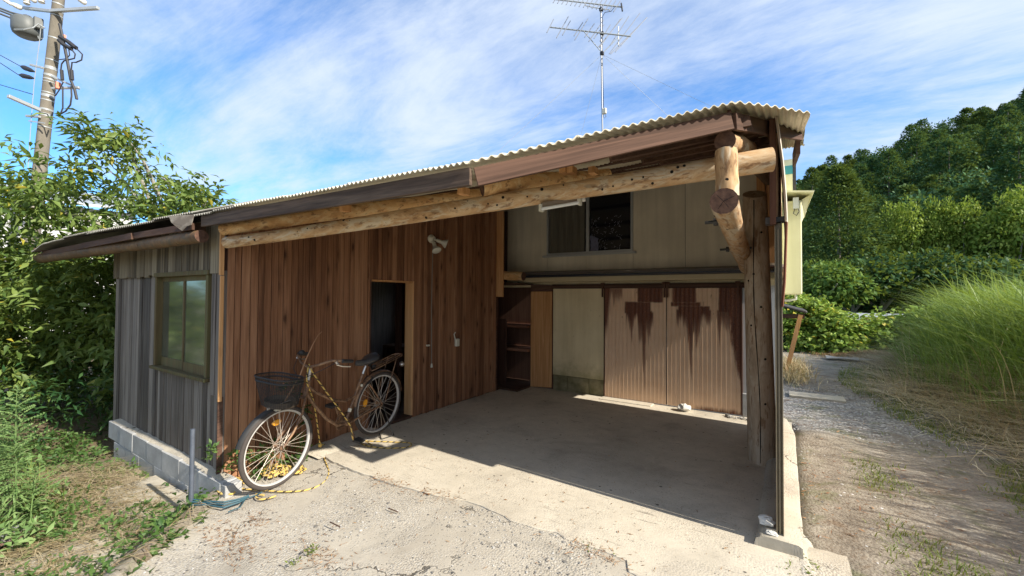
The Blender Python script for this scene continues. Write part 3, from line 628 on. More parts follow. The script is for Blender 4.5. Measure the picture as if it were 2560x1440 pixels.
# what shows between post and rail, and past the corner
MB().box(-.29, -.20, HY0-.09, HY0-.01, 1.93, 3.2).build('corner_board', M['orange_wood'], house)
MB().box(-.19, -.075, HY0-.04, HY0-.003, 1.94, 3.2).build('corner_board', M['orange_wood'], house)
MB().box(-.07, -.03, HY0-.06, HY0+.02, 2.2, 3.05).build('window_edge', M['white_metal'], house)
MB().box(-.056, -.035, 6.26, 9.0, 1.0, 3.35).build('side_wall', M['cream_wall'], house)
# cream bay hanging off the side of the house, with its own little roof and meter box
bay = MB().box(-.03, .2, 7.0, 8.3, 1.555, 2.86).build('bay', M['cream_wall'], house, bev=.012)
MB().add([(-.03, 6.86, 2.99), (.34, 6.86, 2.94), (.30, 8.4, 2.94), (-.03, 8.4, 2.99), (-.03, 6.86, 2.965), (.33, 6.86, 2.915), (.29, 8.4, 2.90), (-.03, 8.4, 2.945)], [(0, 1, 2, 3), (7, 6, 5, 4), (0, 4, 5, 1), (1, 5, 6, 2), (2, 6, 7, 3), (3, 7, 4, 0)]).build('bay_roof', M['cream_wall'], bay)
MB().add([(.2, 7.0, 2.86), (.30, 6.98, 2.915), (.30, 8.2, 2.9), (.2, 8.2, 2.64), (.23, 7.0, 2.6)], [(0, 1, 2, 3), (0, 4, 1)]).build('bay_brace', M['cream_wall'], bay)
MB().box(.1, .165, 6.9, 6.995, 2.73, 2.88).build('meter_box', plain('meter_box', (.5, .52, .5), .5), bay)
MB().tube([(.12, 6.95, 2.73), (.105, 6.95, 2.67), (.14, 6.95, 2.64), (.17, 6.95, 2.69), (.16, 6.97, 2.75)], .006, 6).build('meter_cable', M['cable'], bay)
MB().tube([(.13, 7.2, 1.56), (.13, 7.2, 1.49), (.05, 7.2, 1.47), (-.03, 7.2, 1.47)], .018, 8).build('drain_pipe', M['white_metal'], bay, smooth=True)
MB().box(-.03, .10, 7.02, 7.5, 2.995, 3.45).build('upper_bay', M['cream_wall'], house); MB().box(-.03, .101, 7.012, 7.019, 3.24, 3.36).build('bay_band', M['teal'], house)
MB().box(.104, .14, 7.02, 7.6, 2.995, 3.5).build('bay_edge', M['roof_tile'], house)
# ------------------------------------------------------------------ timber shed with the open carport
shed = thing('timber_shed', (-3.87, 1.6, 0), 'old timber shed with brown and grey board walls and an open log carport', 'shed')
# roof surface: ruled from its front edge up to the house
FE = [(-7.75, 1.10, 2.055), (-6.8, 1.12, 2.075), (-5.6, 1.22, 2.10), (-4.6, 1.35, 2.126), (-3.77, 1.43, 2.131), (-2.6, 1.465, 2.122), (-1.25, 1.51, 2.112), (-.19, 2.325, 2.455), (-.073, 2.52, 2.487), (.125, 2.80, 2.505), (.15, 4.2, 2.91), (.19, 5.9, 3.28)]
fex = [p[0] for p in FE]; fey = [p[1] for p in FE]; fez = [p[2] for p in FE]
def roof_z(x, y):
    yf = np.interp(x, fex, fey); zf = np.interp(x, fex, fez); zb = np.interp(x, [-7.75, -4, 0], [3.1, 3.28, 3.33])
    t = np.clip((np.asarray(y)-yf)/(6.12-yf), -.2, 1.2); return zf+(zb-zf)*t
PER, AMP = .036, .0072
roof = MB().beam((-7.2, 5.98, 3.06), (-.1, 5.98, 3.24), .05, .1).build('roof', M['dark_wood'], shed)
x0 = -7.75; k = 0
while x0 < .2:
    x1 = min(x0+.63, .21); xx = np.arange(x0-.03, x1+.001, PER/6); lift = .004*(k % 2)+.002*random.random(); jf = .008*(random.random()-.5)
    yf = np.interp(xx, fex, fey)+jf*(xx < -1.4); zf = np.interp(xx, fex, fez)
    v = np.array([0, .12, .35, .65, 1.]); YY = yf[:, None]+(6.11-yf)[:, None]*v[None, :]; XX = np.repeat(xx[:, None], 5, 1)
    wv = AMP*np.cos(2*math.pi*XX/PER); sag = -.012*math.sin(k*2.3)*(1-v)[None, :]*(XX < -3.7)
    ZZ = roof_z(XX, YY)+wv+lift+sag+.012
    dy_ = YY-yf[:, None]; ZZ = ZZ+.085*sst(0, .40, dy_)*sst(4.6, .6, dy_)*sst(-3.55, -4.0, XX)*sst(-7.6, -6.0, XX)
    if k == 0: ZZ = ZZ-.05*(1-v)[None, :]*sst(-7.2, -7.75, XX)
    mb = MB().grid(np.stack([XX, YY, ZZ], -1)).grid(np.stack([XX, YY+.0005, ZZ-.004], -1)[:, ::-1])
    fr = np.stack([np.stack([xx, YY[:, 0], ZZ[:, 0]], -1), np.stack([xx, YY[:, 0]+.0005, ZZ[:, 0]-.004], -1)], 1); mb.grid(fr)
    mb.build('roof_sheet', M['roof_sheet_grey' if x1 < -3.3 else 'roof_sheet'], roof, smooth=True); x0 = x1; k += 1
# fascia boards along the cut front edge
def fascia(a, b, h, m, w=.022, drop=None): return MB().beam(a, b, w, h).build('fascia_board', M[m], shed, bev=.002)
def rz_(x, y, o): return float(roof_z(x, y))+o
fascia((-3.9, 1.455, 2.083), (-1.242, 1.55, 2.066), .086, 'dark_fascia')
fascia((-1.226, 1.565, 2.064), (-.224, 2.386, 2.402), .088, 'red_fascia')
fascia((-.212, 2.41, 2.405), (.118, 4.15, 2.838), .088, 'red_fascia')
MB().box(-.242, -.224, 2.375, 2.40, 2.355, 2.458).build('fascia_end', M['dark_wood_z'], shed)
fascia((-5.3, 1.31, 2.03), (-3.97, 1.42, 2.045), .055, 'dark_wood'); fascia((-7.6, 1.18, 1.985), (-5.0, 1.32, 2.03), .06, 'dark_wood')
fascia((-7.7, 1.26, 1.96), (-6.0, 1.36, 2.03), .05, 'dark_wood'); MB().beam((-7.72, 1.12, 2.03), (-6.9, 2.6, 2.4), .03, .05).build('barge_board', M['dark_wood'], shed)
MB().beam((.10, 4.2, 2.78), (.10, 6.05, 3.16), .03, .15).build('barge_board', M['dark_wood'], shed)
# purlin boards, seen from below
for off, drop in ((.13, .06), (.28, .075), (.5, .075), (.9, .075), (1.4, .075)):
    a = np.array((-.80, 1.93+off, 0)); b = np.array((-.16, 2.42+off*1.02, 0)); a[2] = rz_(*a[:2], -drop); b[2] = rz_(*b[:2], -drop)
    MB().beam(a, b, .04, .055).build('purlin', M['dark_wood'], shed)
for yy in (1.95, 2.55, 3.2, 3.9, 4.6, 5.3):
    MB().beam((-7.0, yy, rz_(-7., yy, -.045)), (-3.9, yy, rz_(-3.9, yy, -.045)), .04, .05).build('purlin', M['dark_wood'], shed)
    if yy > 3: MB().beam((-3.9, yy, rz_(-3.9, yy, -.045)), (-.06, yy, rz_(-.06, yy, -.045)), .04, .05).build('purlin', M['dark_wood'], shed)
for x in (-6.3, -5.2, -4.2):
    MB().beam((x, 1.40, rz_(x, 1.40, -.09)), (x, 5.9, rz_(x, 5.9, -.09)), .05, .07).build('rafter', M['dark_wood'], shed)
for px_, d in ((1150, 2.55), (1405, 2.6), (1423, 2.6), (1478, 2.75), (852, 2.95)):         # short orange rafter ends above the logs
    p = at(px_, {1150: 476, 1405: 423, 1423: 423, 1478: 424, 852: 520}[px_], d); MB().box(p[0]-.021, p[0]+.021, p[1], p[1]+.07, p[2]-.02, p[2]+.022).build('rafter_end', M['orange_wood'], shed)
# rusty remnant of sheet hanging at the left eave
p = [at(422, 540, 3.42), at(485, 536, 3.36), at(478, 562, 3.3), at(466, 566, 3.3), at(455, 577, 3.3), at(440, 566, 3.32), at(428, 556, 3.36)]
MB().add(p+[q+np.array((0, .004, 0)) for q in p], [(0, 6, 5, 4, 3, 2, 1), (7, 8, 9, 10, 11, 12, 13)]+[(i, (i+1) % 7, (i+1) % 7+7, i+7) for i in range(7)]).build('torn_sheet', M['old_sheet'], shed)

# logs
def logm(a, b, ra, rb, m='log', bend=.0, name='log', n=22, seg=14, ends=True, par=None):
    a = np.array(a, float); b = np.array(b, float); t = np.linspace(0, 1, n); s_ = random.random()*9
    pts = [a+(b-a)*q+np.array((0, 0, bend*math.sin(q*math.pi)))+np.array((0, .006*math.sin(q*9+s_), .006*math.sin(q*7+s_*2))) for q in t]
    rs = [(ra+(rb-ra)*q)*(1+.035*math.sin(q*13+s_)+.02*math.sin(q*31+s_)) for q in t]
    mb = MB().tube(pts, rs, seg)
    mats = [M[m], M['log_end']]
    if ends:
        mb.m[-1] = 1; mb.m[-2] = 1
    return mb.build(name, mats, par or shed, smooth=True)
logm((-3.78, 1.575, 1.922), (-.055, 2.69, 2.263), .044, .063, 'log', -.014, 'front_beam', 34, 16)
fb_ = [o for o in shed.children if o.name.startswith('front_beam')][0]; kr = random.Random(4)
for i in range(30):                                    # branch stubs left as black knots on the street side
    t = .03+.92*kr.random(); c = np.array((-3.78, 1.575, 1.922))*(1-t)+np.array((-.055, 2.69, 2.263))*t+np.array((0, 0, -.014*math.sin(t*math.pi))); r_ = .044+.02*t
    ang = kr.uniform(-.9, .75); nv = np.array((.30, -.95, 0)); nv = nv*math.cos(ang)+np.array((0, 0, 1))*math.sin(ang); q = .004+.006*kr.random()
    MB().lathe(c+nv*(r_*.985), nv, [(-.006, q), (.002, q*1.05), (.003, q*.6)], 8).build('knot', M['black'], fb_)
l1a, l1b = at(556, 572, 3.38), at(1330, 470, 3.05)
logm(l1a, l1b, .047, .05, 'log_orange', .0, 'purlin_log', 26)
logm(at(850, 528, 3.25), at(1400, 472, 3.15), .044, .036, 'log_orange', 0, 'purlin_log')
logm(at(1205, 466, 2.72), at(1521, 437, 2.95), .062, .045, 'log_orange', 0, 'purlin_log')
logm((-7.95, 1.20, 1.955), (-3.93, 1.47, 1.975), .062, .05, 'log_dark', -.01, 'eave_log')
for px_, py_, d in (): p = at(px_, py_, d); MB().box(p[0]-.03, p[0]+.03, p[1]+.09, p[1]+.7, p[2]-.05, p[2]+.06).build('rafter_tail', M['dark_wood'], shed)
logm((-.262, 2.40, 1.998), (-.40, 6.1, 1.86), .065, .08, 'log_y', 0, 'plate_log')
# post with a slanting top cut, a tall crack down its face
pp = MB(); seg = 20; hs = [0, .3, .9, 1.6, 2.2, 2.36]
for h in hs:
    pass
cx = lambda h: -.182-.052*h/2.45; rp = lambda h: .118-.018*h/2.45
V = []
for i, h in enumerate(hs+[2.45]):
    for k_ in range(seg):
        a_ = 2*math.pi*k_/seg; r_ = rp(h)*(1+.02*math.sin(3*a_+h)); hz = h
        if i == len(hs): hz = 2.475+.055*math.sin(a_)*1.0-.01*math.cos(a_)
        V.append((cx(h)+r_*math.cos(a_), 4.52+r_*math.sin(a_), hz))
F = [(i*seg+k_, i*seg+(k_+1) % seg, (i+1)*seg+(k_+1) % seg, (i+1)*seg+k_) for i in range(len(hs)) for k_ in range(seg)]+[tuple(len(hs)*seg+k_ for k_ in range(seg))]
post = pp.add(V, F).build('post', [M['log_grey']], shed, smooth=True)
cr = [(cx(h)-.012+.012*math.sin(h*3.1), 4.52-rp(h)-.0015, h) for h in np.linspace(.02, 2.4, 26)]
MB().tube(cr, [.0025+.0025*math.sin(i*.7)**2 for i in range(26)], 5).build('crack', M['black'], post)
for h, dx in ((.55, .04), (1.25, -.05), (1.42, .03), (1.72, -.02), (1.66, -.06), (2.1, .05), (.95, .05)):
    MB().lathe((cx(h)+dx, 4.52-math.sqrt(rp(h)**2-dx*dx)-.001, h), (0, -1, 0), [(-.004, .011), (.002, .009)], 8).build('knot', M['black'], post)
# stub on the plate log, saddle log on the stub, side beam
logm((-.252, 2.475, 2.03), (-.258, 2.475, 2.275), .057, .055, 'log_z', 0, 'stub_post', 8, 16)
logm((-.258, 2.42, 2.322), (-.20, 3.2, 2.50), .05, .05, 'log_y', 0, 'saddle_log', 10, 14)
logm((-.16, 3.3, 2.42), (-.16, 6.0, 2.95), .06, .06, 'log_dark', 0, 'side_log', 10)
for yy, zz_, xx in ((2.95, 1.985, -.43), (4.2, 1.935, -.49)):
    rod = MB().tube([(xx, yy, zz_), (-.24, yy, zz_+.004)], .011, 6).build('bolt', M['black_wire'], shed); MB().tube([(xx+.05, yy, zz_), (xx+.075, yy, zz_)], .026, 6).build('nut', M['black_wire'], rod)
def log_knots(nm, a, b, r_, spots, nv):
    o = [q for q in shed.children if q.name.startswith(nm)][0]; a = np.array(a); b = np.array(b); nv = np.array(nv, float)
    for t, ang, q in spots:
        ax_ = (b-a)/np.linalg.norm(b-a); sd = np.cross(ax_, nv); v = nv*math.cos(ang)+sd*math.sin(ang); v /= np.linalg.norm(v); MB().lathe(a+(b-a)*t+v*r_*.98, v, [(-.006, q), (.002, q*1.05), (.003, q*.6)], 9).build('knot', M['black'], o)
log_knots('stub_post', (-.252, 2.475, 2.03), (-.258, 2.475, 2.275), .056, ((.34, .1, .0085), (.7, -.6, .004), (.82, .7, .004)), (0, -1, 0))
log_knots('plate_log', (-.262, 2.40, 1.998), (-.40, 6.1, 1.86), .068, ((.05, .5, .006), (.12, -.4, .007), (.2, .3, .006), (.3, -.2, .007)), (-.55, 0, -.84))
log_knots('purlin_log.002', at(1205, 466, 2.72), at(1521, 437, 2.95), .058, ((.15, .2, .007), (.35, -.5, .005), (.6, .1, .006)), (.3, -.95, 0))
pl_ = [q for q in shed.children if q.name.startswith('plate_log')][0]
for an, l in ((.4, .055), (2.3, .05), (4.1, .045), (5.3, .04)): MB().beam((-.262, 2.3975, 1.998), (-.262+l*math.cos(an), 2.3975, 1.998+l*math.sin(an)), .002, .0022, (0, 1, 0)).build('split', M['black'], pl_)
# side wall between kerb and roof (edge-on from here): boards inside, pale sheet outside
yy = 3.09
while yy < 5.6:
    w_ = .145; e_ = .006*(int(round(yy/.145)) % 2); MB().box(-.045-e_, -.028-e_, yy-.006, yy+w_+.006, .06, (2.40 if 4.36 < yy+.07 < 4.68 else float(roof_z(-.04, yy))-.08)).build('side_board', M['side_board'], shed); yy += w_
while yy < 6.05: MB().box(-.045, -.027, yy, min(6.06, yy+.1449), 1.77, float(roof_z(-.04, yy))-.16).build('side_board', M['side_board'], shed); yy += .145
def sheet_x(z): return np.interp(z, [1.45, 1.6, 1.95, 2.1, 2.3, 2.62], [-.012, .0, .012, .008, -.004, -.038])
zz1 = np.linspace(1.96, 2.63, 14); yy1 = np.arange(2.96, 5.6, PER/5)
P = np.array([[(float(sheet_x(z))+.006*math.cos(2*math.pi*y/PER), y, z+(y-2.96)*.235*(z-1.96)/.67) for y in yy1] for z in zz1]); mb = MB().grid(P); Q = P.copy(); Q[..., 0] -= .004; mb.grid(Q); mb.build('side_sheet', M['side_sheet'], shed, smooth=True)
zz2 = np.linspace(1.45, 1.955, 8); P = np.array([[(float(sheet_x(z))+.006*math.cos(2*math.pi*y/PER), y, z+(y-3.0)*.02) for y in yy1] for z in zz2]); mb = MB().grid(P); Q = P.copy(); Q[..., 0] -= .004; mb.grid(Q); mb.build('side_sheet', M['side_sheet_brown'], shed, smooth=True)
MB().box(-.075, -.042, 3.0, 3.05, 1.95, 2.6).build('side_post', M['dark_wood_z'], shed)
# aluminium channel standing on the kerb, with its bracket
ch = MB(); ch.box(-.052, -.046, 3.04, 3.08, .066, 1.965).box(-.018, -.012, 3.04, 3.08, .066, 1.965).box(-.046, -.018, 3.07, 3.08, .066, 1.965).box(-.037, -.027, 3.05, 3.07, .066, 1.93)
ch.build('channel_rail', M['alu'], shed, bev=.001)
MB().box(-.10, -.055, 3.02, 3.1, 1.955, 2.0).box(-.055, .006, 3.03, 3.1, 1.967, 2.0).build('rail_bracket', M['black_wire'], shed, bev=.003)

# brown board wall with its doorway
bk_ = MB()
for q in np.arange(1.64, 5.46, .08):
    if q+.08 < 3.06 or q > 3.71: bk_.box(-3.895, -3.889, q, q+.0799, -.05, rz_(-3.89, q, -.06))
    else: bk_.box(-3.895, -3.889, q, q+.0799, 1.69, rz_(-3.89, q, -.06))
bk_.build('backing', M['black'], shed)
bw = MB().box(-3.96, -3.90, 1.62, 1.68, .0, 1.9).box(-3.96, -3.90, 3.76, 3.82, 0, 2.3).box(-3.96, -3.9, 5.4, 5.46, 0, 2.7).build('brown_wall', M['dark_wood_z'], shed)
y = 1.632; i = 0; DY0, DY1, DZ = 3.06, 3.715, 1.683
while y < 5.49:
    w_ = random.choice((.050, .058, .064, .072, .058)); 
    if y < DY0 < y+w_: w_ = DY0-y
    if y < DY1 < y+w_ and y > DY0-.001: w_ = DY1-y
    if y+w_ > 5.46: w_ = 5.495-y
    x_ = -3.87+random.uniform(-.006, .004); top = rz_(-3.88, y, -.075); z0 = (DZ if DY0-.002 <= y < DY1-.002 else -.06 if y < 2.2 else .012-.02*random.random())
    o = MB().box(x_-.016, x_, y+.002, y+w_-.002, z0, top).build('plank', M['brown_plank'], bw, bev=.0035); y += w_; i += 1
# door lining
MB().box(-3.99, -3.862, DY1-.002-.028, DY1-.003, .03, DZ-.001).build('door_jamb', M['orange_wood'], shed, bev=.002)
MB().box(-3.99, -3.875, DY0+.002, DY0+.02, .03, DZ-.001).build('door_jamb', M['dark_wood_z'], shed); MB().box(-3.99, -3.862, DY0+.02, DY1-.03, DZ-.022, DZ-.001).build('door_head', M['orange_wood'], shed)
MB().box(-3.99, -3.855, DY0, DY1-.03, -.02, .03).build('door_sill', M['red_fascia'], shed, bev=.003)
# far end of the brown wall
MB().box(-3.885, -3.752, 5.50, 5.535, 1.495, 2.86).build('end_board', M['orange_wood'], shed, bev=.003)
MB().box(-3.90, -3.868, 5.498, 5.53, .0, 1.49).build('end_trim', M['red_fascia'], shed)
logm((-4.1, 5.62, 1.87), (-3.40, 5.56, 1.81), .075, .07, 'log_orange', 0, 'tie_log', 8)
# corner strips by the grey wall
MB().box(-3.875, -3.855, 1.568, 1.60, 1.66, 2.0).box(-3.866, -3.851, 1.572, 1.60, .63, 1.655).build('corner_strip', M['orange_wood'], shed, bev=.002)
MB().box(-3.884, -3.872, 1.58, 1.618, -.08, .66).build('corner_strip', M['red_fascia'], shed)

# grey weathered front wall
gw = MB().box(-6.6, -3.95, 1.68, 1.70, .0, 1.95).build('grey_wall', M['black'], shed)
GX0, GX1, GZ0, GZ1 = -5.31, -4.115, .79, 1.70
x = -6.64
while x < -3.89:
    w_ = random.choice((.085, .1, .115, .125)); w_ = min(w_, -3.885-x)
    MB().box(x+.003, x+w_-.003, 1.588-.006*random.random(), 1.604, 1.685+.025*(random.random()-.5), rz_(x, 1.62, -.05)).build('plank', M['grey_plank_upper'], gw, bev=.002); x += w_
x = -6.66
while x < -3.89:
    w_ = random.choice((.075, .09, .105, .12)); w_ = min(w_, -3.885-x)
    for e in (GX0, GX1):
        if x < e-.01 < x+w_: w_ = e-x
    yy_ = 1.618+.008*random.random()-(.01 if x > -4.11 else 0); inw = GX0-.001 <= x < GX1-.001
    MB().box(x+.003, x+w_-.003, yy_, 1.64, .02-.03*random.random()-.12*max(0, (x+4.3)), GZ0-.012 if inw else 1.70).build('plank', M['grey_plank'], gw, bev=.002); x += w_
for x in (-4.06, -3.965): MB().box(x, x+.075, 1.592, 1.616, .66-.02*(x > -4), 1.68).build('plank', M['grey_plank'], gw, bev=.002)
# its window
gf = MB().box(GX0-.01, GX0+.035, 1.585, 1.66, GZ0, GZ1-.03).box(GX1-.045, GX1+.0, 1.585, 1.66, GZ0, GZ1-.03).box(GX0-.01, GX1+.02, 1.575, 1.66, GZ1-.03, GZ1+.012).build('window', M['window_wood'], shed, bev=.003)
MB().box(GX0-.03, GX1+.03, 1.56, 1.66, GZ0-.03, GZ0).build('sill', M['window_wood'], gf, bev=.003)
xm = -4.70
MB().box(xm-.02, xm+.012, 1.618, 1.64, GZ0+.001, GZ1-.031).build('sash_stile', M['window_wood'], gf)
for a_, b_, y_ in ((GX0+.036, xm-.021, 1.64), (xm+.013, GX1-.046, 1.626)):
    MB().box(a_, b_, y_-.006, y_+.012, GZ0+.001, GZ0+.085).build('sash_rail', M['window_wood'], gf); MB().box(a_, b_, y_-.006, y_+.012, GZ1-.075, GZ1-.031).build('sash_rail', M['window_wood'], gf)
    MB().box(a_, b_, y_, y_+.005, GZ0+.086, GZ1-.076).build('pane', M['dusty_pane'], gf)
MB().box(GX0+.036, GX0+.12, 1.652, 1.658, GZ0+.087, GZ1-.076).build('curtain', plain('curtain_edge', (.12, .11, .13), .8), gf)
# block footing
fx = [-6.46+.395*k_ for k_ in range(8)]
for r_ in (0, 1):
    for k_, x in enumerate(fx):
        a_ = x+(.2 if r_ else 0)-.0; b_ = min(a_+.39, -3.62); a_ = max(a_, -6.46)
        if b_-a_ < .05: continue
        drop = .075*k_/7
        MB().box(a_, b_, 1.535+.004*random.random(), 1.66, (.055-drop*.4 if r_ == 0 else -.14)-.186, (.055-drop*.4 if r_ == 0 else -.14)).build('block', M['block'], shed, bev=.004)
P = []
for q in np.linspace(0, 1, 40): x = -6.4+2.65*q; h = .06-.03*q+.012*float(vnoise(x*6, 4)); P.append([(x, 1.545+.012*float(vnoise(x*9, 6)), h-.012), (x, 1.575, h), (x, 1.63, h+.006)])
MB().grid(np.array(P)[:, ::-1]).build('mortar_cap', M['kerb'], shed, smooth=True)
# rest of the shed body: back and far walls, posts inside, an opening at the back
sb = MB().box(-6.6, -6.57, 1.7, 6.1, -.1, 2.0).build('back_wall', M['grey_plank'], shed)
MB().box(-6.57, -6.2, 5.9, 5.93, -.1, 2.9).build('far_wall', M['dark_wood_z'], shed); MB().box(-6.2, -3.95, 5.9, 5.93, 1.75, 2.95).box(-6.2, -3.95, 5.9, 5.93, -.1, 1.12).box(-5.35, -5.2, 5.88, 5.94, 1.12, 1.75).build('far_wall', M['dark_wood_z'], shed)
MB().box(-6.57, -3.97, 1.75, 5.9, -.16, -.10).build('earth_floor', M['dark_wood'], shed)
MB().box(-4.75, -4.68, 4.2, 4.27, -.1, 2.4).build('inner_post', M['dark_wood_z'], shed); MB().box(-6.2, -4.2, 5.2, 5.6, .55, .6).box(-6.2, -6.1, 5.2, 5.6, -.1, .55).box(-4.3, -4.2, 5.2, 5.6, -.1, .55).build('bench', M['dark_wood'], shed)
# eave of the roof behind, closing the right-hand depth
# ------------------------------------------------------------------ cupboard in the corner
cup = thing('cupboard', (-3.7, 6.0, 0), 'open wooden cupboard with two shelves between the brown wall and the house', 'cupboard')
MB().box(-4.45, -3.56, 6.40, 6.42, .02, 1.70).build('back_panel', M['dark_wood_z'], cup); MB().box(-4.45, -3.545, 5.62, 6.40, .0, .03).build('bottom_panel', M['dark_wood'], cup)
MB().box(-4.45, -3.545, 5.62, 6.40, 1.695, 1.715).build('top_panel', M['dark_wood'], cup); MB().box(-4.47, -4.45, 5.6, 6.42, 0, 1.71).build('side_panel', M['dark_wood_z'], cup)
for z in (1.0, .61): MB().box(-4.45, -3.562, 5.95, 6.40, z-.022, z+.022).build('shelf', M['shelf_wood'], cup, bev=.002)
dp = MB(); a, b = np.array((-3.545, 6.035, 0)), np.array((-3.18, 6.085, 0))
MB().add([a+(0, 0, .01), b+(0, 0, .03), b+(0, .02, .03), a+(0, .02, .01), a+(0, 0, 1.585), b+(0, 0, 1.585), b+(0, .02, 1.585), a+(0, .02, 1.585)], [(0, 3, 2, 1), (4, 5, 6, 7), (0, 1, 5, 4), (1, 2, 6, 5), (2, 3, 7, 6), (3, 0, 4, 7)]).build('front_panel', M['orange_wood'], cup, bev=.002)
MB().add([a+(0, -.006, 1.588), b+(0, -.006, 1.588), b+(0, .02, 1.588), a+(0, .02, 1.588), a+(0, -.006, 1.705), b+(0, -.006, 1.69), b+(0, .02, 1.69), a+(0, .02, 1.705)], [(0, 3, 2, 1), (4, 5, 6, 7), (0, 1, 5, 4), (1, 2, 6, 5), (2, 3, 7, 6), (3, 0, 4, 7)]).build('front_batten', M['red_fascia'], cup, bev=.002)

MB().box(-3.6, -3.1, 6.125, 6.14, 0, 1.72).build('filler_panel', M['dark_wood_z'], cup)  # added to block light leaking through the gap behind the front panel
# ------------------------------------------------------------------ small fittings
fl = thing('floodlight', (-3.86, 4.03, 2.22), 'pair of white floodlight bulbs on one mount high on the brown wall', 'floodlight')
MB().lathe((-3.868, 4.0, 2.245), (1, 0, 0), [(0, .055), (.02, .055), (.035, .035), (.06, .03)], 18).build('mount', M['off_white'], fl, smooth=True)
def bulb(root, d):
    root = np.array(root, float); d = np.array(d, float); d /= np.linalg.norm(d)
    h = MB().lathe(root, d, [(0, .012), (.03, .014), (.032, .024), (.09, .026)], 14).build('lamp_holder', M['off_white'], fl, smooth=True)
    MB().lathe(root+d*.088, d, [(0, .024), (.015, .026), (.05, .05), (.075, .062), (.08, .058), (.083, .02)], 18).build('lamp_bulb', M['glass_lamp'], fl, smooth=True)
bulb((-3.81, 4.01, 2.235), (.55, .55, -.28)); bulb((-3.815, 3.985, 2.215), (.5, -.12, -.75))
cord = thing('hanging_cord', (-3.85, 4.04, 2.2), 'thin pale cord with a plug hanging down the brown wall below the floodlight', 'cord')
MB().tube([(-3.848, 4.02-.012*math.sin(t*3), 2.15-1.53*t) for t in np.linspace(0, 1, 16)], .0055, 6).build('flex', plain('flex', (.22, .2, .17), .6), cord, smooth=True)
MB().lathe((-3.846, 4.02-.012*math.sin(3), .625), (0, 0, -1), [(0, .008), (.012, .011), (.035, .015), (.05, .013)], 10).build('plug', M['off_white'], cord, smooth=True)
sk = thing('socket_box', (-3.85, 4.52, .9), 'white covered socket box on the brown wall right of the hanging cord', 'socket')
MB().box(-3.868, -3.83, 4.485, 4.56, .80, .905).build('cover', M['off_white'], sk, bev=.008); MB().tube([(-3.845, 4.478, .9), (-3.86, 4.47, .97), (-3.84, 4.475, 1.0)], .008, 6).build('hook', M['off_white'], sk)
MB().box(-3.866, -3.838, 3.93, 3.98, .855, .875).build('latch', M['off_white'], thing('door_latch', (-3.85, 3.95, .86), 'small pale latch on the brown wall beside the doorway', 'latch'), bev=.003)
lamp = thing('tube_lamp', (-1.17, 2.35, 2.07), 'bare white fluorescent tube lamp hung under the front log beam', 'lamp')
a, b = at(1352, 515, 2.62), at(1447, 499, 2.66)
MB().beam(a+(0, 0, .004), b+(0, 0, .004), .045, .028).build('housing', plain('lamp_housing', (.2, .15, .1), .5), lamp, bev=.003)
a2, b2 = a+(.01, -.02, -.024), b+(.01, -.02, -.024); MB().tube([a2, b2], .0105, 10).build('tube', M['white_metal'], lamp, smooth=True)
for p in (a2, b2): MB().box(p[0]-.008, p[0]+.008, p[1]-.01, p[1]+.03, p[2]-.014, p[2]+.03).build('tube_holder', M['off_white'], lamp)
MB().tube([b+(.03, 0, .03), b+(.035, 0, -.015)], .012, 8).build('starter', M['white_metal'], lamp)
st = MB().tube([(-3.735, 1.36, -.28), (-3.735, 1.36, .49)], .017, 8).build('steel_stake', M['steel'], smooth=True); tag(st, 'dark steel stake standing in front of the grey wall corner', 'stake')
# stones and rubble
def rock(c, r, seed, name, mat, label, cat, grp=None, flat=.65):
    rr = random.Random(seed); mb = MB(); n1, n2 = 8, 6; V = []
    for i in range(n2+1):
        for k in range(n1):
            th = math.pi*i/n2; ph = 2*math.pi*k/n1; q = r*(.75+.45*rr.random()); V.append((c[0]+q*math.sin(th)*math.cos(ph)*1.2, c[1]+q*math.sin(th)*math.sin(ph), c[2]+q*math.cos(th)*flat))
    mb.add(V, [(i*n1+k, i*n1+(k+1) % n1, (i+1)*n1+(k+1) % n1, (i+1)*n1+k) for i in range(n2) for k in range(n1)])
    o = mb.build(name, mat); return tag(o, label, cat, grp)
rock((-1.12, 5.93, .045), .075, 3, 'white_stone', M['white_stone'], 'single white stone lying at the foot of the rusty doors', 'stone')
rock((-.105, 3.12, .10), .042, 5, 'concrete_lump', M['white_stone'], 'pale rough concrete lump on the broken front end of the kerb', 'stone')
rock((-.075, 3.03, .075), .03, 8, 'concrete_chip', M['white_stone'], 'smaller flat concrete chip beside the channel rail foot', 'stone', None, .4)
mb = MB(); rr = random.Random(5)
for i in range(46):
    c = np.array((-.62+.42*rr.random(), 5.9+.1*rr.random(), .012)); r = .008+.022*rr.random()**2; V = [c+np.array((math.cos(a)*r*1.3*(.7+.5*rr.random()), math.sin(a)*r*(.7+.5*rr.random()), z*r*.6)) for z in (-.6, .8) for a in np.linspace(0, 2*math.pi, 6)[:-1]]
    mb.add(V, [(0, 1, 6, 5), (1, 2, 7, 6), (2, 3, 8, 7), (3, 4, 9, 8), (4, 0, 5, 9), (5, 6, 7, 8, 9)])
tag(mb.build('rubble', M['pebble']), 'loose pale rubble heaped at the right foot of the doors', 'rubble', None, 'stuff')

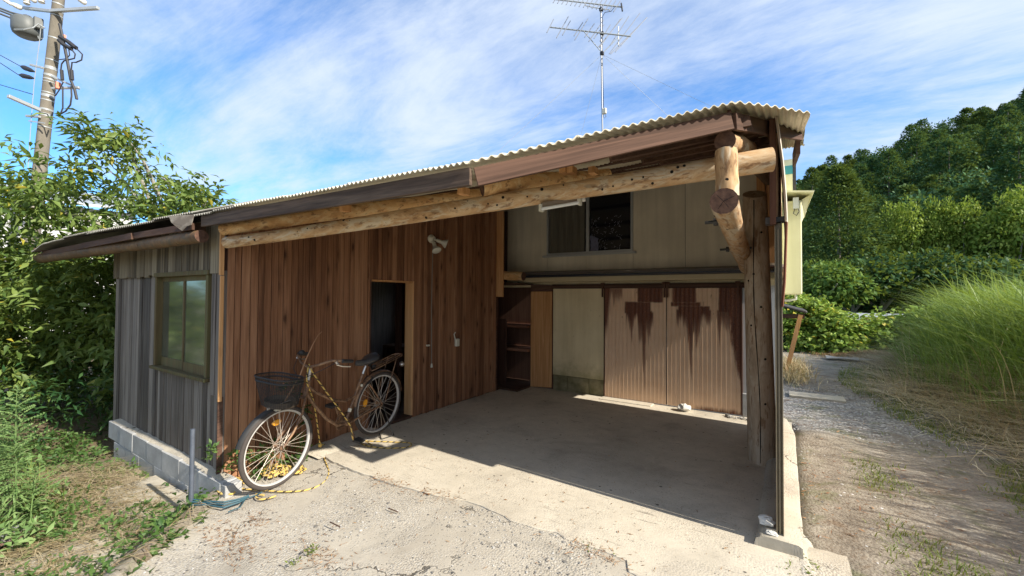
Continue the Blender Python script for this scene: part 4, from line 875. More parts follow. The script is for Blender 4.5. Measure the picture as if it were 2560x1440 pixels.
# ------------------------------------------------------------------ bicycle
BQ = dict(x=-3.602, y=2.954, z=.044, yaw=-1.46, lean=.068, pitch=-.092)
def bp(u, l, w):
    fx_, fy_ = math.cos(BQ['yaw']), math.sin(BQ['yaw']); z = w+u*math.sin(BQ['pitch']); u2 = u*math.cos(BQ['pitch'])
    ll = l*math.cos(BQ['lean'])+z*math.sin(BQ['lean']); zz_ = z*math.cos(BQ['lean'])-l*math.sin(BQ['lean'])
    return np.array((BQ['x']+u2*fx_-ll*fy_, BQ['y']+u2*fy_+ll*fx_, BQ['z']+zz_))
bike = thing('bicycle', (-3.53, 2.4, 0), 'rusty brown city bicycle with wire front basket leaning by the brown wall', 'bicycle')
Rw = .33; AX = bp(0, 1, 0)-bp(0, 0, 0); AX /= np.linalg.norm(AX)
def bt(pts, r, seg=8, mb=None): return (mb or MB()).tube([bp(*p) for p in pts], r, seg)
STEER = rad(4)
def fpt(u, l, w):   # points that turn with the handlebar (about the head axis, nearly vertical)
    du = u-.93; return (.93+du*math.cos(STEER)-l*math.sin(STEER), du*math.sin(STEER)+l*math.cos(STEER), w)
def wheel(cu, fr):
    f = fpt if fr else (lambda u, l, w: (u, l, w)); c = bp(*f(cu, 0, Rw)); ax = bp(*f(cu, 1, Rw))-c; ax /= np.linalg.norm(ax)
    h = MB().lathe(c-ax*.05, ax, [(0, .006), (.005, .02), (.03, .016), (.07, .016), (.095, .02), (.1, .006)], 12).build('wheel', M['rusty'], bike, smooth=True)
    MB().ring(c, ax, Rw-.019, .0185, 56, 8).build('tyre', M['tyre'], h, smooth=True)
    rm = MB(); 
    a = np.array((0, 0, 1.)); u = np.cross(ax, a); u /= np.linalg.norm(u); w = np.cross(ax, u)
    P = []
    for i in range(57):
        an = 2*math.pi*i/56; d = u*math.cos(an)+w*math.sin(an); P.append([c+d*q+ax*e for q, e in ((Rw-.034, -.012), (Rw-.045, -.011), (Rw-.05, 0), (Rw-.045, .011), (Rw-.034, .012))])
    rm.grid(np.array(P)).build('rim', M['rim_metal'], h, smooth=True)
    sp = MB()
    for i in range(32):
        an = 2*math.pi*(i+.3)/32; sd = (1 if i % 2 else -1); off = .32*(1 if (i//2) % 2 else -1); d = u*math.cos(an)+w*math.sin(an); d2 = u*math.cos(an+off*3)+w*math.sin(an+off*3)
        sp.tube([c+d2*.018+ax*.03*sd, c+d*(Rw-.05)], .0019, 4, False)
    sp.build('spokes', M['spoke'], h)
    an = 1.62 if fr else 1.15; d = u*math.cos(an)+w*math.sin(an); p = c-d*.0+(-u*math.cos(an)*.17+w*abs(math.sin(an))*.17 if False else np.zeros(3))
    r_c = bp(*f(cu+(.03 if fr else .19), 0, Rw+(.21 if fr else .06))); t = np.cross(ax, (r_c-c)/np.linalg.norm(r_c-c))
    V = [r_c+t*math.cos(q)*.038+np.cross(t, ax)*math.sin(q)*.021 for q in np.linspace(0, 2*math.pi, 15)[:-1]]
    MB().add([v+ax*.008 for v in V]+[v-ax*.008 for v in V], [tuple(range(14)), tuple(range(27, 13, -1))]+[(i, (i+1) % 14, (i+1) % 14+14, i+14) for i in range(14)]).build('reflector', M['amber'], h)
    return h, c, ax, u, w
rw = wheel(0, False); fw_ = wheel(1.12, True)
def guard(wd, a0, a1, col):
    h, c, ax, u, w = wd; P = []
    fwd = bp(1, 0, 0)-bp(0, 0, 0); fwd /= np.linalg.norm(fwd); upv = np.cross(ax, fwd); upv = -upv if upv[2] < 0 else upv
    for an in np.linspace(rad(a0), rad(a1), 30):
        d = fwd*math.cos(an)+upv*math.sin(an); P.append([c+d*(Rw+q)+ax*e for q, e in ((.004, -.027), (.014, -.018), (.019, 0), (.014, .018), (.004, .027))])
    return MB().grid(np.array(P)).build('mudguard', col, bike, smooth=True)
guard(rw, 12, 175, M['rusty']); guard(fw_, 20, 112, M['black_wire'])
fr = MB()
for s_ in (-1, 1):
    bt([(0, .055*s_, Rw), (.2, .05*s_, .305), (.43, .03*s_, .275)], .0095, 8, fr); bt([(0, .055*s_, Rw), (.19, .03*s_, .60)], .008, 8, fr)
bt([(.43, 0, .275), (.245, 0, .70)], .0145, 10, fr); bt([(.43, 0, .275), (.52, 0, .285), (.66, 0, .40), (.80, 0, .575), (.885, 0, .70)], .0145, 10, fr); bt([(.315, 0, .51), (.45, 0, .49), (.60, 0, .55), (.78, 0, .67), (.87, 0, .755)], .0125, 10, fr)
bt([(.90, 0, .655), (.86, 0, .80)], .0185, 10, fr); fr.tube([bp(.43, -.05, .275), bp(.43, .05, .275)], .021, 10)
fr.build('frame', M['rusty'], bike, smooth=True)
fk = MB()
for s_ in (-1, 1): bt([fpt(.915, .035*s_, .66), fpt(.95, .048*s_, .55), fpt(1.02, .052*s_, .43), fpt(1.12, .052*s_, Rw)], .0095, 8, fk)
bt([fpt(.915, -.04, .665), fpt(.915, .04, .665)], .014, 8, fk); fk.build('fork', M['rusty'], bike, smooth=True)
MB().tube([bp(.27, 0, .645), bp(.215, 0, .775)], .0125, 10).build('seat_post', M['chrome'], bike, smooth=True)
# saddle
P = []
for q in np.linspace(0, 1, 14):
    wd = np.interp(q, [0, .1, .35, .6, .85, 1], [.03, .088, .085, .045, .024, .008]); tp = .83+.012*math.cos(q*5)+.012*(1-q); P.append([bp(.085+.26*q, wd*math.cos(a), tp+(.026*math.sin(a) if math.sin(a) > 0 else .05*math.sin(a)*(1-.4*q))) for a in np.linspace(0, 2*math.pi, 15)])
sdl = MB().grid(np.array(P)); sdl.add(P[0][:-1], [tuple(range(14))]); sdl.add(P[-1][:-1], [tuple(range(13, -1, -1))]); sdl.build('saddle', M['saddle'], bike, smooth=True)
sp_ = MB()
for s_ in (-.03, .03): sp_.tube([bp(.13+.02*math.cos(t), s_+.014*math.sin(t), .77-.008*t/6) for t in np.linspace(0, 18, 40)], .003, 5)
sp_.build('saddle_springs', M['black_wire'], bike)
# handlebar
hb = MB(); bt([fpt(.862, 0, .80), fpt(.845, 0, .90), fpt(.875, 0, .915)], .012, 10, hb).build('stem', M['chrome'], bike, smooth=True)
hb = MB(); bt([fpt(.66, .27, .955), fpt(.73, .265, .97), fpt(.81, .20, .985), fpt(.865, .10, .945), fpt(.875, 0, .915), fpt(.865, -.10, .945), fpt(.81, -.20, .985), fpt(.73, -.265, .97), fpt(.66, -.27, .955)], .011, 10, hb).build('handlebar', M['rusty'], bike, smooth=True)
for s_ in (-1, 1):
    bt([fpt(.645, .272*s_, .95), fpt(.755, .262*s_, .976)], .0165, 10).build('grip', M['black_rubber'], bike, smooth=True)
    lv = MB(); bt([fpt(.79, .225*s_, .975), fpt(.775, .235*s_, .945)], .012, 8, lv); bt([fpt(.79, .235*s_, .95), fpt(.74, .255*s_, .925), fpt(.66, .27*s_, .905)], [.008, .006, .005], 6, lv); lv.build('brake_lever', M['chrome'], bike, smooth=True)
MB().lathe(bp(*fpt(.80, -.17, .99)), (0, 0, 1), [(0, .02), (.02, .028), (.035, .02), (.042, .004)], 12).build('bell', M['black_wire'], bike, smooth=True)
cb = MB(); bt([fpt(.79, .225, .965), fpt(.90, .2, .93), fpt(.96, .05, .85), fpt(.94, .03, .72)], .003, 5, cb); bt([fpt(.79, -.225, .965), fpt(.92, -.12, .9), fpt(.9, -.02, .75)], .003, 5, cb); cb.build('brake_cable', M['cable'], bike)
# basket: wire verticals, hoops and a solid floor tray
bk = MB(); NB = 56
def bpt(an, t):
    c_, s_ = math.cos(an), math.sin(an); k = 1/(abs(c_)**3.2+abs(s_)**3.2)**(1/3.2); hw, hd = .142+.048*t, .095+.03*t
    return bp(*fpt(1.13+.02*t+hd*k*c_, hw*k*s_, .685+.225*t+.018*t*c_))
for i in range(NB):
    an = 2*math.pi*i/NB; bk.tube([bpt(an, 0), bpt(an, 1)], .0016, 4, False)
for t in np.linspace(0, 1, 22): bk.tube([bpt(a, t) for a in np.linspace(0, 2*math.pi, 41)], .0016, 4, False)
for i in range(-6, 7): bk.tube([bp(*fpt(1.05, i*.02, .684)), bp(*fpt(1.21, i*.02, .684))], .0016, 4, False)
bk = bk.build('basket', M['black_wire'], bike)
hp = MB(); hp.tube([bpt(a, 1) for a in np.linspace(0, 2*math.pi, 41)], .006, 6, False); hp.tube([bpt(a, .86) for a in np.linspace(0, 2*math.pi, 41)], .0065, 6, False); hp.build('basket_rim', M['black_wire'], bk, smooth=True)
P = np.array([[bp(*fpt(1.13+.088*t*math.cos(a)*1.05, .138*t*math.sin(a)*1.05, .682)) for a in np.linspace(0, 2*math.pi, 25)] for t in (.0, .6, 1.)]); mb = MB().grid(P); P2 = np.array([[bp(*fpt(1.13+.094*math.cos(a), .145*math.sin(a), z)) for a in np.linspace(0, 2*math.pi, 25)] for z in (.676, .72)]); mb.grid(P2); mb.build('basket_tray', plain('basket_tray', (.13, .095, .065), .7, var=.4), bk, smooth=True)
bs = MB(); bt([fpt(1.0, 0, .68), fpt(1.24, 0, .675)], .008, 6, bs)
for s_ in (-1, 1): bt([fpt(1.12, .06*s_, Rw), fpt(1.17, .07*s_, .5), fpt(1.19, .07*s_, .68)], .003, 5, bs)
bs.build('basket_stay', M['spoke'], bike)
MB().tube([bp(*fpt(1.1, .02, .70)), bp(*fpt(1.0, .05, .88)), bp(*fpt(.93, .03, 1.0)), bp(*fpt(.86, .02, 1.11)), bp(*fpt(.79, .0, 1.18)), bp(*fpt(.74, -.01, 1.2))], [.007, .006, .005, .0045, .004, .003], 6).build('twig', M['twig'], smooth=True, label='bare curved twig sticking up out of the bicycle basket', cat='twig')
# rear carrier, stand, chain guard, cranks, lock, lamp
rk = MB(); bt([(.13, .0, .70), (.10, .06, .735), (-.24, .062, .785), (-.28, .03, .79), (-.28, -.03, .79), (-.24, -.062, .785), (.10, -.06, .735), (.13, 0, .70)], .006, 6, rk); bt([(.1, .02, .735), (-.27, .02, .787)], .0045, 6, rk); bt([(.1, -.02, .735), (-.27, -.02, .787)], .0045, 6, rk)
for s_ in (-1, 1): bt([(-.16, .06*s_, .77), (-.03, .062*s_, .36)], .0045, 6, rk)
rk.build('carrier', M['rusty'], bike, smooth=True)
sd_ = MB()
for s_ in (-1, 1): bt([(.0, .062*s_, Rw), (-.10, .085*s_, .06), (-.14, .11*s_, -.035)], .0065, 6, sd_)
bt([(-.14, .11, -.035), (.0, .07, -.035), (-.14, -.11, -.035)], .0065, 6, sd_); sd_.build('stand', M['black_wire'], bike, smooth=True)
P = []
for t in np.linspace(0, 1, 12):
    u_ = .47-.42*t; hh = .075-.03*t; P.append([bp(u_, -.05, .285+.03*t-hh), bp(u_, -.065, .285+.03*t-hh*.8), bp(u_, -.065, .285+.03*t+hh*.8), bp(u_, -.05, .285+.03*t+hh)])
MB().grid(np.array(P)).build('chain_guard', M['rusty'], bike)
MB().ring(bp(.43, -.045, .275), AX, .075, .004, 28, 5).build('chainring', M['rusty'], bike)
ck = MB(); bt([(.43, .058, .275), (.40, .07, .185), (.372, .075, .115)], [.011, .009, .008], 8, ck); bt([(.43, -.07, .275), (.49, -.08, .44)], [.01, .008], 8, ck); ck.build('crank', M['rusty'], bike, smooth=True)
for c_, s_ in (((.365, .125, .11), 1), ((.495, -.125, .44), -1)):
    p = bp(*c_); e = AX*.048; f_ = bp(c_[0]+.04, c_[1], c_[2])-p; n_ = np.cross(e, f_); n_ = n_/np.linalg.norm(n_)*.013
    V = [p+i*e+j*f_+k*n_ for i in (-1, 1) for j in (-1, 1) for k in (-1, 1)]; MB().add(V, [(0, 1, 3, 2), (4, 6, 7, 5), (0, 4, 5, 1), (2, 3, 7, 6), (0, 2, 6, 4), (1, 5, 7, 3)]).build('pedal', M['black_rubber'], bike, bev=.004)
MB().lathe(bp(-.30, 0, .66), bp(-1, 0, .3)-bp(0, 0, 0), [(0, .015), (.02, .03), (.04, .026), (.05, .008)], 12).build('tail_reflector', M['chrome'], bike, smooth=True)
mb = MB()
for w0 in (.58, .4): mb.tube([bp(.262+.0, 0, w0) if w0 > .5 else bp(.39, 0, w0-.03), bp(.255, 0, w0+.02) if w0 > .5 else bp(.38, 0, w0)], .018, 10)
mb.build('clamp', M['off_white'], bike, smooth=True)
MB().ring(bp(.17, 0, .62), bp(.2, 0, .2)-bp(0, 0, 0), .045, .008, 20, 6).build('ring_lock', M['black_wire'], bike, smooth=True)
q = bp(*fpt(1.17, 0, .66)); MB().box(q[0]-.05, q[0]+.05, q[1]-.02, q[1]+.02, q[2]-.012, q[2]+.004).build('lamp_bracket', M['off_white'], bike)

# ------------------------------------------------------------------ ropes
def rope(pts, r, parent, n=None, name='rope_strand'):
    """twisted two-colour rope through smooth points"""
    pts = [np.array(p, float) for p in pts]; out = []
    for i in range(len(pts)-1):
        p0, p1, p2, p3 = pts[max(i-1, 0)], pts[i], pts[i+1], pts[min(i+2, len(pts)-1)]; k = max(2, int(np.linalg.norm(p2-p1)/.011))
        for t in np.linspace(0, 1, k, endpoint=False): out.append(.5*((2*p1)+(-p0+p2)*t+(2*p0-5*p1+4*p2-p3)*t*t+(-p0+3*p1-3*p2+p3)*t**3))
    out.append(pts[-1])
    return MB().tube(out, r, 6, True, 0, lambda i, k: 1 if ((i+k) % 6) < 2 else 0).build(name, [M['rope_yellow'], M['rope_black']], parent, smooth=True)
rp_ = thing('rope', (-3.2, 2.2, 0), 'yellow and black rope tied to the handlebar and trailing over the concrete', 'rope')
gz = lambda px_, py_, z=.008: atZ(px_, py_, z)
stem = bp(*fpt(.875, .01, .925)); kn = atY(800, 1113, 2.42)
kn = np.array((kn[0], kn[1], max(kn[2], .02)))
rope([stem+(0, 0, .02), stem+(.02, -.03, -.12), stem*.62+kn*.38+(.03, -.02, -.01), stem*.3+kn*.7+(.02, -.01, 0), kn], .0062, rp_)
rope([stem+(0, 0, .02), stem+(.0, .03, -.05), bp(.70, .03, .66), bp(.60, .04, .52), bp(.5, .05, .38), bp(.43, .075, .25), bp(.40, .09, .12), gz(905, 1100), gz(930, 1112)], .006, rp_)
rope([kn, gz(830, 1108), gz(872, 1101), gz(930, 1103), gz(985, 1105), gz(1022, 1107), gz(1028, 1113), gz(1010, 1119), gz(965, 1120), gz(925, 1116), gz(902, 1108), gz(893, 1100)], .0062, rp_)
rope([gz(800, 1120, .0), gz(808, 1140, -.01), gz(817, 1163, -.02), gz(822, 1180, -.03), gz(815, 1200, -.04), gz(795, 1215, -.045), gz(760, 1226, -.045), gz(715, 1229, -.045), gz(670, 1227, -.045), gz(630, 1224, -.05), gz(590, 1222, -.05), gz(560, 1232, -.05)], .0062, rp_)
rope([gz(800, 1118), gz(780, 1124), gz(770, 1126, 0)], .0062, rp_); rope([gz(660, 1238, -.045), gz(640, 1236, -.045), gz(643, 1246, -.045), gz(660, 1248, -.045), gz(690, 1240, -.045)], .0062, rp_)
mb = MB().lathe(kn-(0, 0, .02), (0, 0, 1), [(0, .008), (.01, .018), (.03, .018), (.045, .008)], 8).build('knot', M['rope_yellow'], rp_, smooth=True)
pile = thing('rope_pile', (-3.45, 1.9, -.04), 'tangled heap of yellow and black rope behind the front bicycle wheel', 'rope')
r2 = random.Random(11)
def heap(cx_, cy2, sx, sy, n_, zb, hgt):
    pts = []
    for i in range(n_):
        a = i*1.9+r2.random()*1.3; q = r2.random()**.6; x_ = cx_+sx*q*math.cos(a); y_ = cy2+sy*q*math.sin(a); pts.append((x_, y_, zb+hgt*(1-q*q)*r2.random()+.006))
    return pts
c1 = gz(690, 1180, -.03); c2 = gz(735, 1178, -.03); c3 = gz(585, 1210, -.05); c4 = gz(560, 1222, -.05)
for c_, sx, sy, n_, h_ in ((c1, .14, .12, 60, .06), (c2, .10, .10, 44, .045), (c3, .13, .07, 36, .04), (c4, .15, .07, 26, .02)): rope(heap(c_[0], c_[1], sx, sy, n_, c_[2], h_), .0072, pile)
bs_ = thing('blue_strap', (-3.5, 1.45, -.05), 'dark blue plastic strap coiled beside the rope heap', 'strap')
for k_, (dy, zq) in enumerate(((0, 0), (8, .004), (14, .0), (4, .01))):
    pts = [atZ(480, 1250+dy, -.05), atZ(520, 1256+dy*.6, -.05), atZ(560, 1257+dy, -.045), atZ(600, 1250+dy*.5, -.045), atZ(622, 1244, -.045)]
    MB().tube([p+np.array((0, 0, zq+.006)) for p in pts], .007, 5).build('band', M['blue_strap'], bs_)
MB().tube([atZ(622, 1244, -.04), atZ(640, 1238, -.04), atZ(655, 1230, -.04)], .005, 5).build('band', M['blue_strap'], bs_); MB().tube([atZ(615, 1246, -.04), atZ(600, 1268, -.04), atZ(570, 1280, -.045)], .004, 5).build('band', M['blue_strap'], bs_)
# ------------------------------------------------------------------ television aerial behind the roof
AD = 10.5
ant = thing('antenna', at(1507, 420, AD), 'tall television mast with two yagi aerials held by guy wires above the roof', 'antenna')
top = at(1502, 12, AD); foot = at(1508, 470, AD)
MB().tube([foot, top], .021, 8).build('mast', M['antenna'], ant, smooth=True)
def yagi(name, p0, p1, els, r):
    bm = MB().tube([p0, p1], .017, 6).build(name, M['galv'], ant)
    for (t, a, b) in els:
        c = p0+(p1-p0)*t; MB().tube([c+a, c+b], r, 5).build('element', M['antenna'], bm)
    return bm
P_ = lambda x, y, dd=0.: at(x, y, AD+dd)
p0, p1 = P_(1375, 68, .5), P_(1577, 91, -.5)
els = []
for x, y, ux, uy, lx, ly in ((1375, 68, 1384, 48, 1367, 82), (1405, 71, 1421, 41, 1391, 95), (1417, 72, 1426, 52, 1406, 88), (1446, 76, 1457, 56, 1435, 90), (1453, 77, 1470, 47, 1437, 100), (1475, 79, 1486, 59, 1462, 93), (1491, 80, 1509, 50, 1472, 104), (1500, 82, 1510, 62, 1485, 96), (1517, 84, 1526, 62, 1500, 103), (1522, 84, 1556, 45, 1497, 117), (1524, 85, 1551, 48, 1499, 118), (1542, 88, 1572, 41, 1525, 114), (1558, 90, 1600, 33, 1523, 135), (1575, 92, 1618, 44, 1527, 135), (1573, 92, 1617, 44, 1538, 130)):
    t = (x-1375)/202; c = p0+(p1-p0)*t; s = abs(uy-y)/50.; els.append((t, P_(ux, uy, .55*s)-c+(P_(x, y)-P_(x, y)), P_(lx, ly, -.55*s)-c))
yagi('lower_yagi', p0, p1, els, .011)
MB().tube([P_(1546, 66), P_(1546, 113)], .014, 6).build('balun', M['white_metal'], ant)
for a, b in (((1460, 79), (1505, 132)), ((1547, 92), (1509, 130))): MB().tube([P_(*a), P_(*b)], .01, 6).build('brace', M['galv'], ant)
q0, q1 = P_(1385, -2, .4), P_(1557, 18, -.4); els = []
for i in range(15):
    t = .02+.9*i/14*(1.07-.07*i/14); c = q0+(q1-q0)*t; L = 9+4*i/14; els.append((t, P_(1385+172*t+L*.62, -2+20*t-L, .2)-P_(1385+172*t, -2+20*t), P_(1385+172*t-L*.62, -2+20*t+L, -.2)-P_(1385+172*t, -2+20*t)))
yagi('upper_yagi', q0, q1, els, .011)
MB().tube([P_(1460, 4), P_(1464, 14), P_(1480, 18), P_(1524, 25)], .012, 6).build('support_arm', M['galv'], ant); MB().tube([P_(1536, 18), P_(1528, 28), P_(1512, 31), P_(1506, 42), P_(1506, 140), P_(1509, 270)], .008, 5).build('feed_cable', M['cable'], ant)
MB().tube([P_(1553, 8, -.4), P_(1556, 28, -.45)], .018, 6).build('reflector', M['cable'], ant)
for a in ((1505, 134), (1505, 84), (1503, 24)): c = P_(*a); MB().box(c[0]-.04, c[0]+.04, c[1]-.04, c[1]+.04, c[2]-.035, c[2]+.035).build('clamp', M['cable'], ant)
c = P_(1511, 278, -.1); MB().box(c[0]-.055, c[0]+.055, c[1]-.03, c[1]+.03, c[2]-.075, c[2]+.075).build('booster_box', M['off_white'], ant, bev=.015)
MB().tube([P_(1508, 285), P_(1510, 296), P_(1515, 292), P_(1514, 286)], .006, 5).build('feed_cable', M['cable'], ant)
for a, dd in (((1228, 395), -1.2), ((1436, 400), .9), ((1700, 318), -1.0), ((1850, 300), .6)): MB().tube([P_(1505, 136), P_(a[0], a[1], dd)], .0034, 4).build('guy_wire', M['galv'], ant)

# ------------------------------------------------------------------ utility pole
UD = 12.4
def U(x, y, dd=0.): return at(x, y, UD+dd)
pole = thing('utility_pole', U(84, 620), 'leaning concrete utility pole with transformer and cross arms behind the tree', 'utility pole')
PA, PB = U(151, -40), U(76, 640)
def pol(y): t = (y+40)/680.; return PA+(PB-PA)*t
def ppx(y): return 151-75*(y+40)/680.
MB().tube([pol(y) for y in np.linspace(-40, 640, 8)], list(np.linspace(.125, .168, 8)), 18).build('shaft', M['pole'], pole, smooth=True)
def band(y, h, r=.19, m='galv'):
    c = pol(y); t = (PA-PB)/np.linalg.norm(PA-PB); return MB().tube([c-t*h/2, c+t*h/2], r, 16).build('band', M[m], pole, smooth=True)
rad_at = lambda y: .125+.043*(y+40)/680+.006
for y, h in ((12, .03), (30, .03), (41, .025), (97, .03), (152, .03), (172, .09), (190, .06), (200, .035), (207, .02), (233, .03), (241, .08), (252, .03), (275, .05), (288, .08), (318, .03)): band(y, h, rad_at(y))
def arm(a, b, w=.07, m='galv', name='cross_arm'): return MB().beam(U(*a), U(*b), w, w).build(name, M[m], pole, bev=.006)
arm((128, 28, -.12), (246, 20, -.35), .085); arm((100, 275, -.2), (20, 240, -.9), .09); arm((130, 221, -.2), (198, 219, -.25), .06); arm((128, 190, -.2), (198, 222, -.2), .05); arm((76, 162, -.15), (108, 170, -.2), .06); arm((66, 290, -.1), (100, 292, -.2), .06); arm((60, 20, .2), (128, 28, -.1), .08)
def insul(a, b, r=.055):
    a, b = U(*a), U(*b); d = b-a; L = np.linalg.norm(d); return MB().lathe(a, d, [(0, r*.5), (L*.12, r), (L*.3, r*.7), (L*.42, r*1.05), (L*.6, r*.7), (L*.72, r), (L, r*.8)], 12).build('insulator', M['porcelain'], pole, smooth=True)
for a, b, r in (((30, 12), (8, -2), .05), ((52, 20), (34, 12), .07), ((67, 12), (66, -8), .08), ((104, 8), (102, -8), .08), ((88, 4), (78, -4), .06), ((213, 8, -.3), (196, -4, -.3), .07), ((62, 42, .3), (76, 46, .3), .08)): insul(a, b, r)
for y, l in ((20, 0), (26, 8), (34, 14)): MB().tube([U(-6+l*.0, y-2), U(30, y+12), U(62-l*.3, y+20)], .03, 6).build('high_cable', M['transformer'], pole, smooth=True)
tr = MB().lathe(U(68, 78, .1), UP, [(-.18, .22), (-.12, .30), (-.02, .33), (.28, .33), (.34, .28)], 18); tr.build('transformer', M['transformer'], pole, smooth=True)
c = U(96, 55, .05); MB().box(c[0]-.08, c[0]+.06, c[1]-.1, c[1]+.1, c[2]-.2, c[2]+.12).build('transformer_mount', M['transformer'], pole, bev=.02)
MB().tube([U(36, 74, -.3), U(60, 74, -.35), U(82, 70, -.3), U(96, 60, -.25), U(112, 70, -.2)], .02, 6).build('guard_bar', M['galv'], pole)
for pts, r in (([(149, 60), (156, 90), (166, 140), (177, 200), (187, 225), (192, 248)], .035), ([(148, 100), (160, 112), (178, 122)], .06), ([(150, 92), (170, 104), (190, 120)], .06), ([(178, 122), (188, 135), (186, 146), (160, 152), (154, 160), (152, 176)], .018), ([(190, 120), (206, 136), (204, 150), (190, 156), (180, 156), (178, 176)], .018), ([(172, 122), (174, 138), (166, 147), (138, 150)], .014), ([(157, 216), (157, 232), (157, 270), (150, 288), (140, 288)], .018), ([(178, 216), (179, 240), (176, 262), (164, 278), (146, 288)], .02), ([(138, 240), (148, 225), (158, 205)], .016), ([(132, 280), (126, 300), (118, 285), (100, 282)], .016)):
    MB().tube([U(x, y, -.35) for x, y in pts], r, 6).build('service_cable', M['cable'], pole, smooth=True)
for x in (154, 179): MB().tube([U(x, 175, -.35), U(x+2, 200, -.35)], .04, 8).build('cable_fuse', M['cable'], pole)
for a, b in (((50, 165, .0), (88, 180, -.2)), ((46, 187, .0), (86, 196, -.2))): A_, B_ = U(*a), U(*b); MB().tube([A_, A_*.7+B_*.3, A_*.3+B_*.7, B_], [.01, .07, .06, .015], 8).build('cable_clamp', M['cable'], pole, smooth=True)
for y, m in ((95, 'orange_band'), (214, 'orange_band')): c = U(ppx(y)+22, y, -.25); MB().box(c[0]-.05, c[0]+.05, c[1]-.05, c[1]+.05, c[2]-.09, c[2]+.09).build('marker_tape', M[m], pole)
for a, b in (((50, 165, 0), (-60, 105, 3)), ((46, 187, 0), (-60, 118, 3)), ((82, 236, 0), (-40, 200, 3))):
    MB().tube([U(*a), U(*b)], .012, 5).build('power_line', M['cable'], pole)
for pts in ([(103, 60), (98, 110), (86, 200), (78, 300), (70, 420)], [(108, 96), (96, 96), (95, 90)]): MB().tube([U(x, y, -.2) for x, y in pts], .009, 5).build('earth_wire', M['galv'], pole)
for y in (302, 392): MB().beam(U(72, y, -.2), U(112, y+6, -.3), .02, .03).build('step', M['galv'], pole)

# ------------------------------------------------------------------ white building far left behind the tree
wb = thing('white_building', at(60, 700, 17), 'long white boarded building showing through the tree on the far left', 'building')
A_, B_ = at(-190, 640, 15), at(330, 640, 19); d = (B_-A_); d[2] = 0; L = np.linalg.norm(d); d /= L; nrm = np.array((-d[1], d[0], 0))
zt = 5.2
for k in range(26):
    z0 = -.3+.21*k; MB().add([A_*[1, 1, 0]+d*q+nrm*e+np.array((0, 0, z)) for q in (0, L) for e, z in ((.0, z0), (.02, z0+.205), (.3, z0+.205), (.3, z0))], [(0, 1, 2, 3), (7, 6, 5, 4), (0, 4, 5, 1), (1, 5, 6, 2), (2, 6, 7, 3), (3, 7, 4, 0)]).build('board', M['white_wall'], wb)
MB().add([A_*[1, 1, 0]+d*q+nrm*e+np.array((0, 0, z)) for q in (-.3, L+.3) for e, z in ((-.4, zt), (4, zt+1.2), (4, zt+1.3), (-.4, zt+.1))], [(0, 1, 2, 3), (7, 6, 5, 4), (0, 4, 5, 1), (1, 5, 6, 2), (2, 6, 7, 3), (3, 7, 4, 0)]).build('roof', M['galv'], wb)
# ------------------------------------------------------------------ plants
def unit(v): return v/(np.linalg.norm(v, axis=-1, keepdims=True)+1e-9)
def leaf_mesh(name, P, D, Nn, L, W, mat, droop=.25, fold=.25, mi=None):
    """many small folded leaves: base P, direction D, up-ish normal Nn, length L, width W"""
    n = len(P); S = unit(np.cross(D, Nn)); U_ = np.cross(S, D); L = np.broadcast_to(L, n)[:, None]; W = np.broadcast_to(W, n)[:, None]
    mid = P+D*L*.45-U_*L*.02; V = np.stack([P, mid-S*W/2+U_*W*fold, P+D*L-U_*L*droop, mid+S*W/2+U_*W*fold, mid], 1).reshape(-1, 3)
    o = np.arange(n)[:, None]*5; F = np.concatenate([o+np.array([[0, 4, 1]]), o+np.array([[1, 4, 2]]), o+np.array([[4, 3, 2]]), o+np.array([[0, 3, 4]])], 1).reshape(-1, 3)
    return raw_mesh(name, V, F, 3, mat, mi=mi)
def rdir(n, zmean=0., zs=.5):
    a = rng.uniform(0, 2*np.pi, n); z = np.clip(rng.normal(zmean, zs, n), -.95, .95); r = np.sqrt(1-z*z); return np.stack([r*np.cos(a), r*np.sin(a), z], -1)
def twig_leaves(cent, per, tl, spread, zm, L, Wr):
    """leaves set along short drooping twigs starting at cent"""
    n = len(cent); td = rdir(n, zm, .45); t = rng.uniform(.1, 1, (n, per)); P = cent[:, None]+td[:, None]*t[..., None]*tl; P[..., 2] -= (t**2)*tl*.25
    P += rng.normal(0, spread, P.shape); D = unit(td[:, None]*.8+rdir(n*per, -.15, .45).reshape(n, per, 3)); N_ = unit(rdir(n*per, .9, .3)).reshape(n, per, 3)
    k = n*per; return P.reshape(-1, 3), D.reshape(-1, 3), N_.reshape(-1, 3), L*rng.uniform(.7, 1.25, k), L*Wr*rng.uniform(.8, 1.15, k)

# broad-leaved tree behind the left end of the shed
tree = thing('broadleaf_tree', (-9.0, 3.2, -.3), 'bushy green tree with long leaves behind the left end of the shed', 'tree')
trunk = MB().tube([(-9.0, 3.2, -.4), (-8.95, 3.1, .8), (-8.9, 3.0, 1.7), (-8.7, 2.9, 2.6)], [.13, .11, .09, .07], 10)
trunk.build('trunk', M['bark'], tree, smooth=True)
tw = np.array(((-8.9, 3.0, 1.7),)*9); ends = [(-8.8, 2.1, 4.1), (-8.3, 3.2, 3.2), (-8.0, 3.8, 2.9), (-9.6, 2.2, 3.6), (-9.6, 1.0, 2.8), (-8.6, 2.2, 3.9), (-8.4, 1.7, 1.9), (-9.2, 1.2, 1.4), (-8.5, 2.6, 3.4)]
for i, e in enumerate(ends):
    a = np.array((-8.9, 3.0, 1.4+.12*i)); e = np.array(e); m_ = a*.5+e*.5+np.array((0, 0, .3)); MB().tube([a, a*.7+m_*.3+(0, 0, .1), m_, m_*.5+e*.5+(0, 0, .08), e], [.05, .04, .03, .02, .008], 7).build('limb', M['pale_bark'], tree, smooth=True)
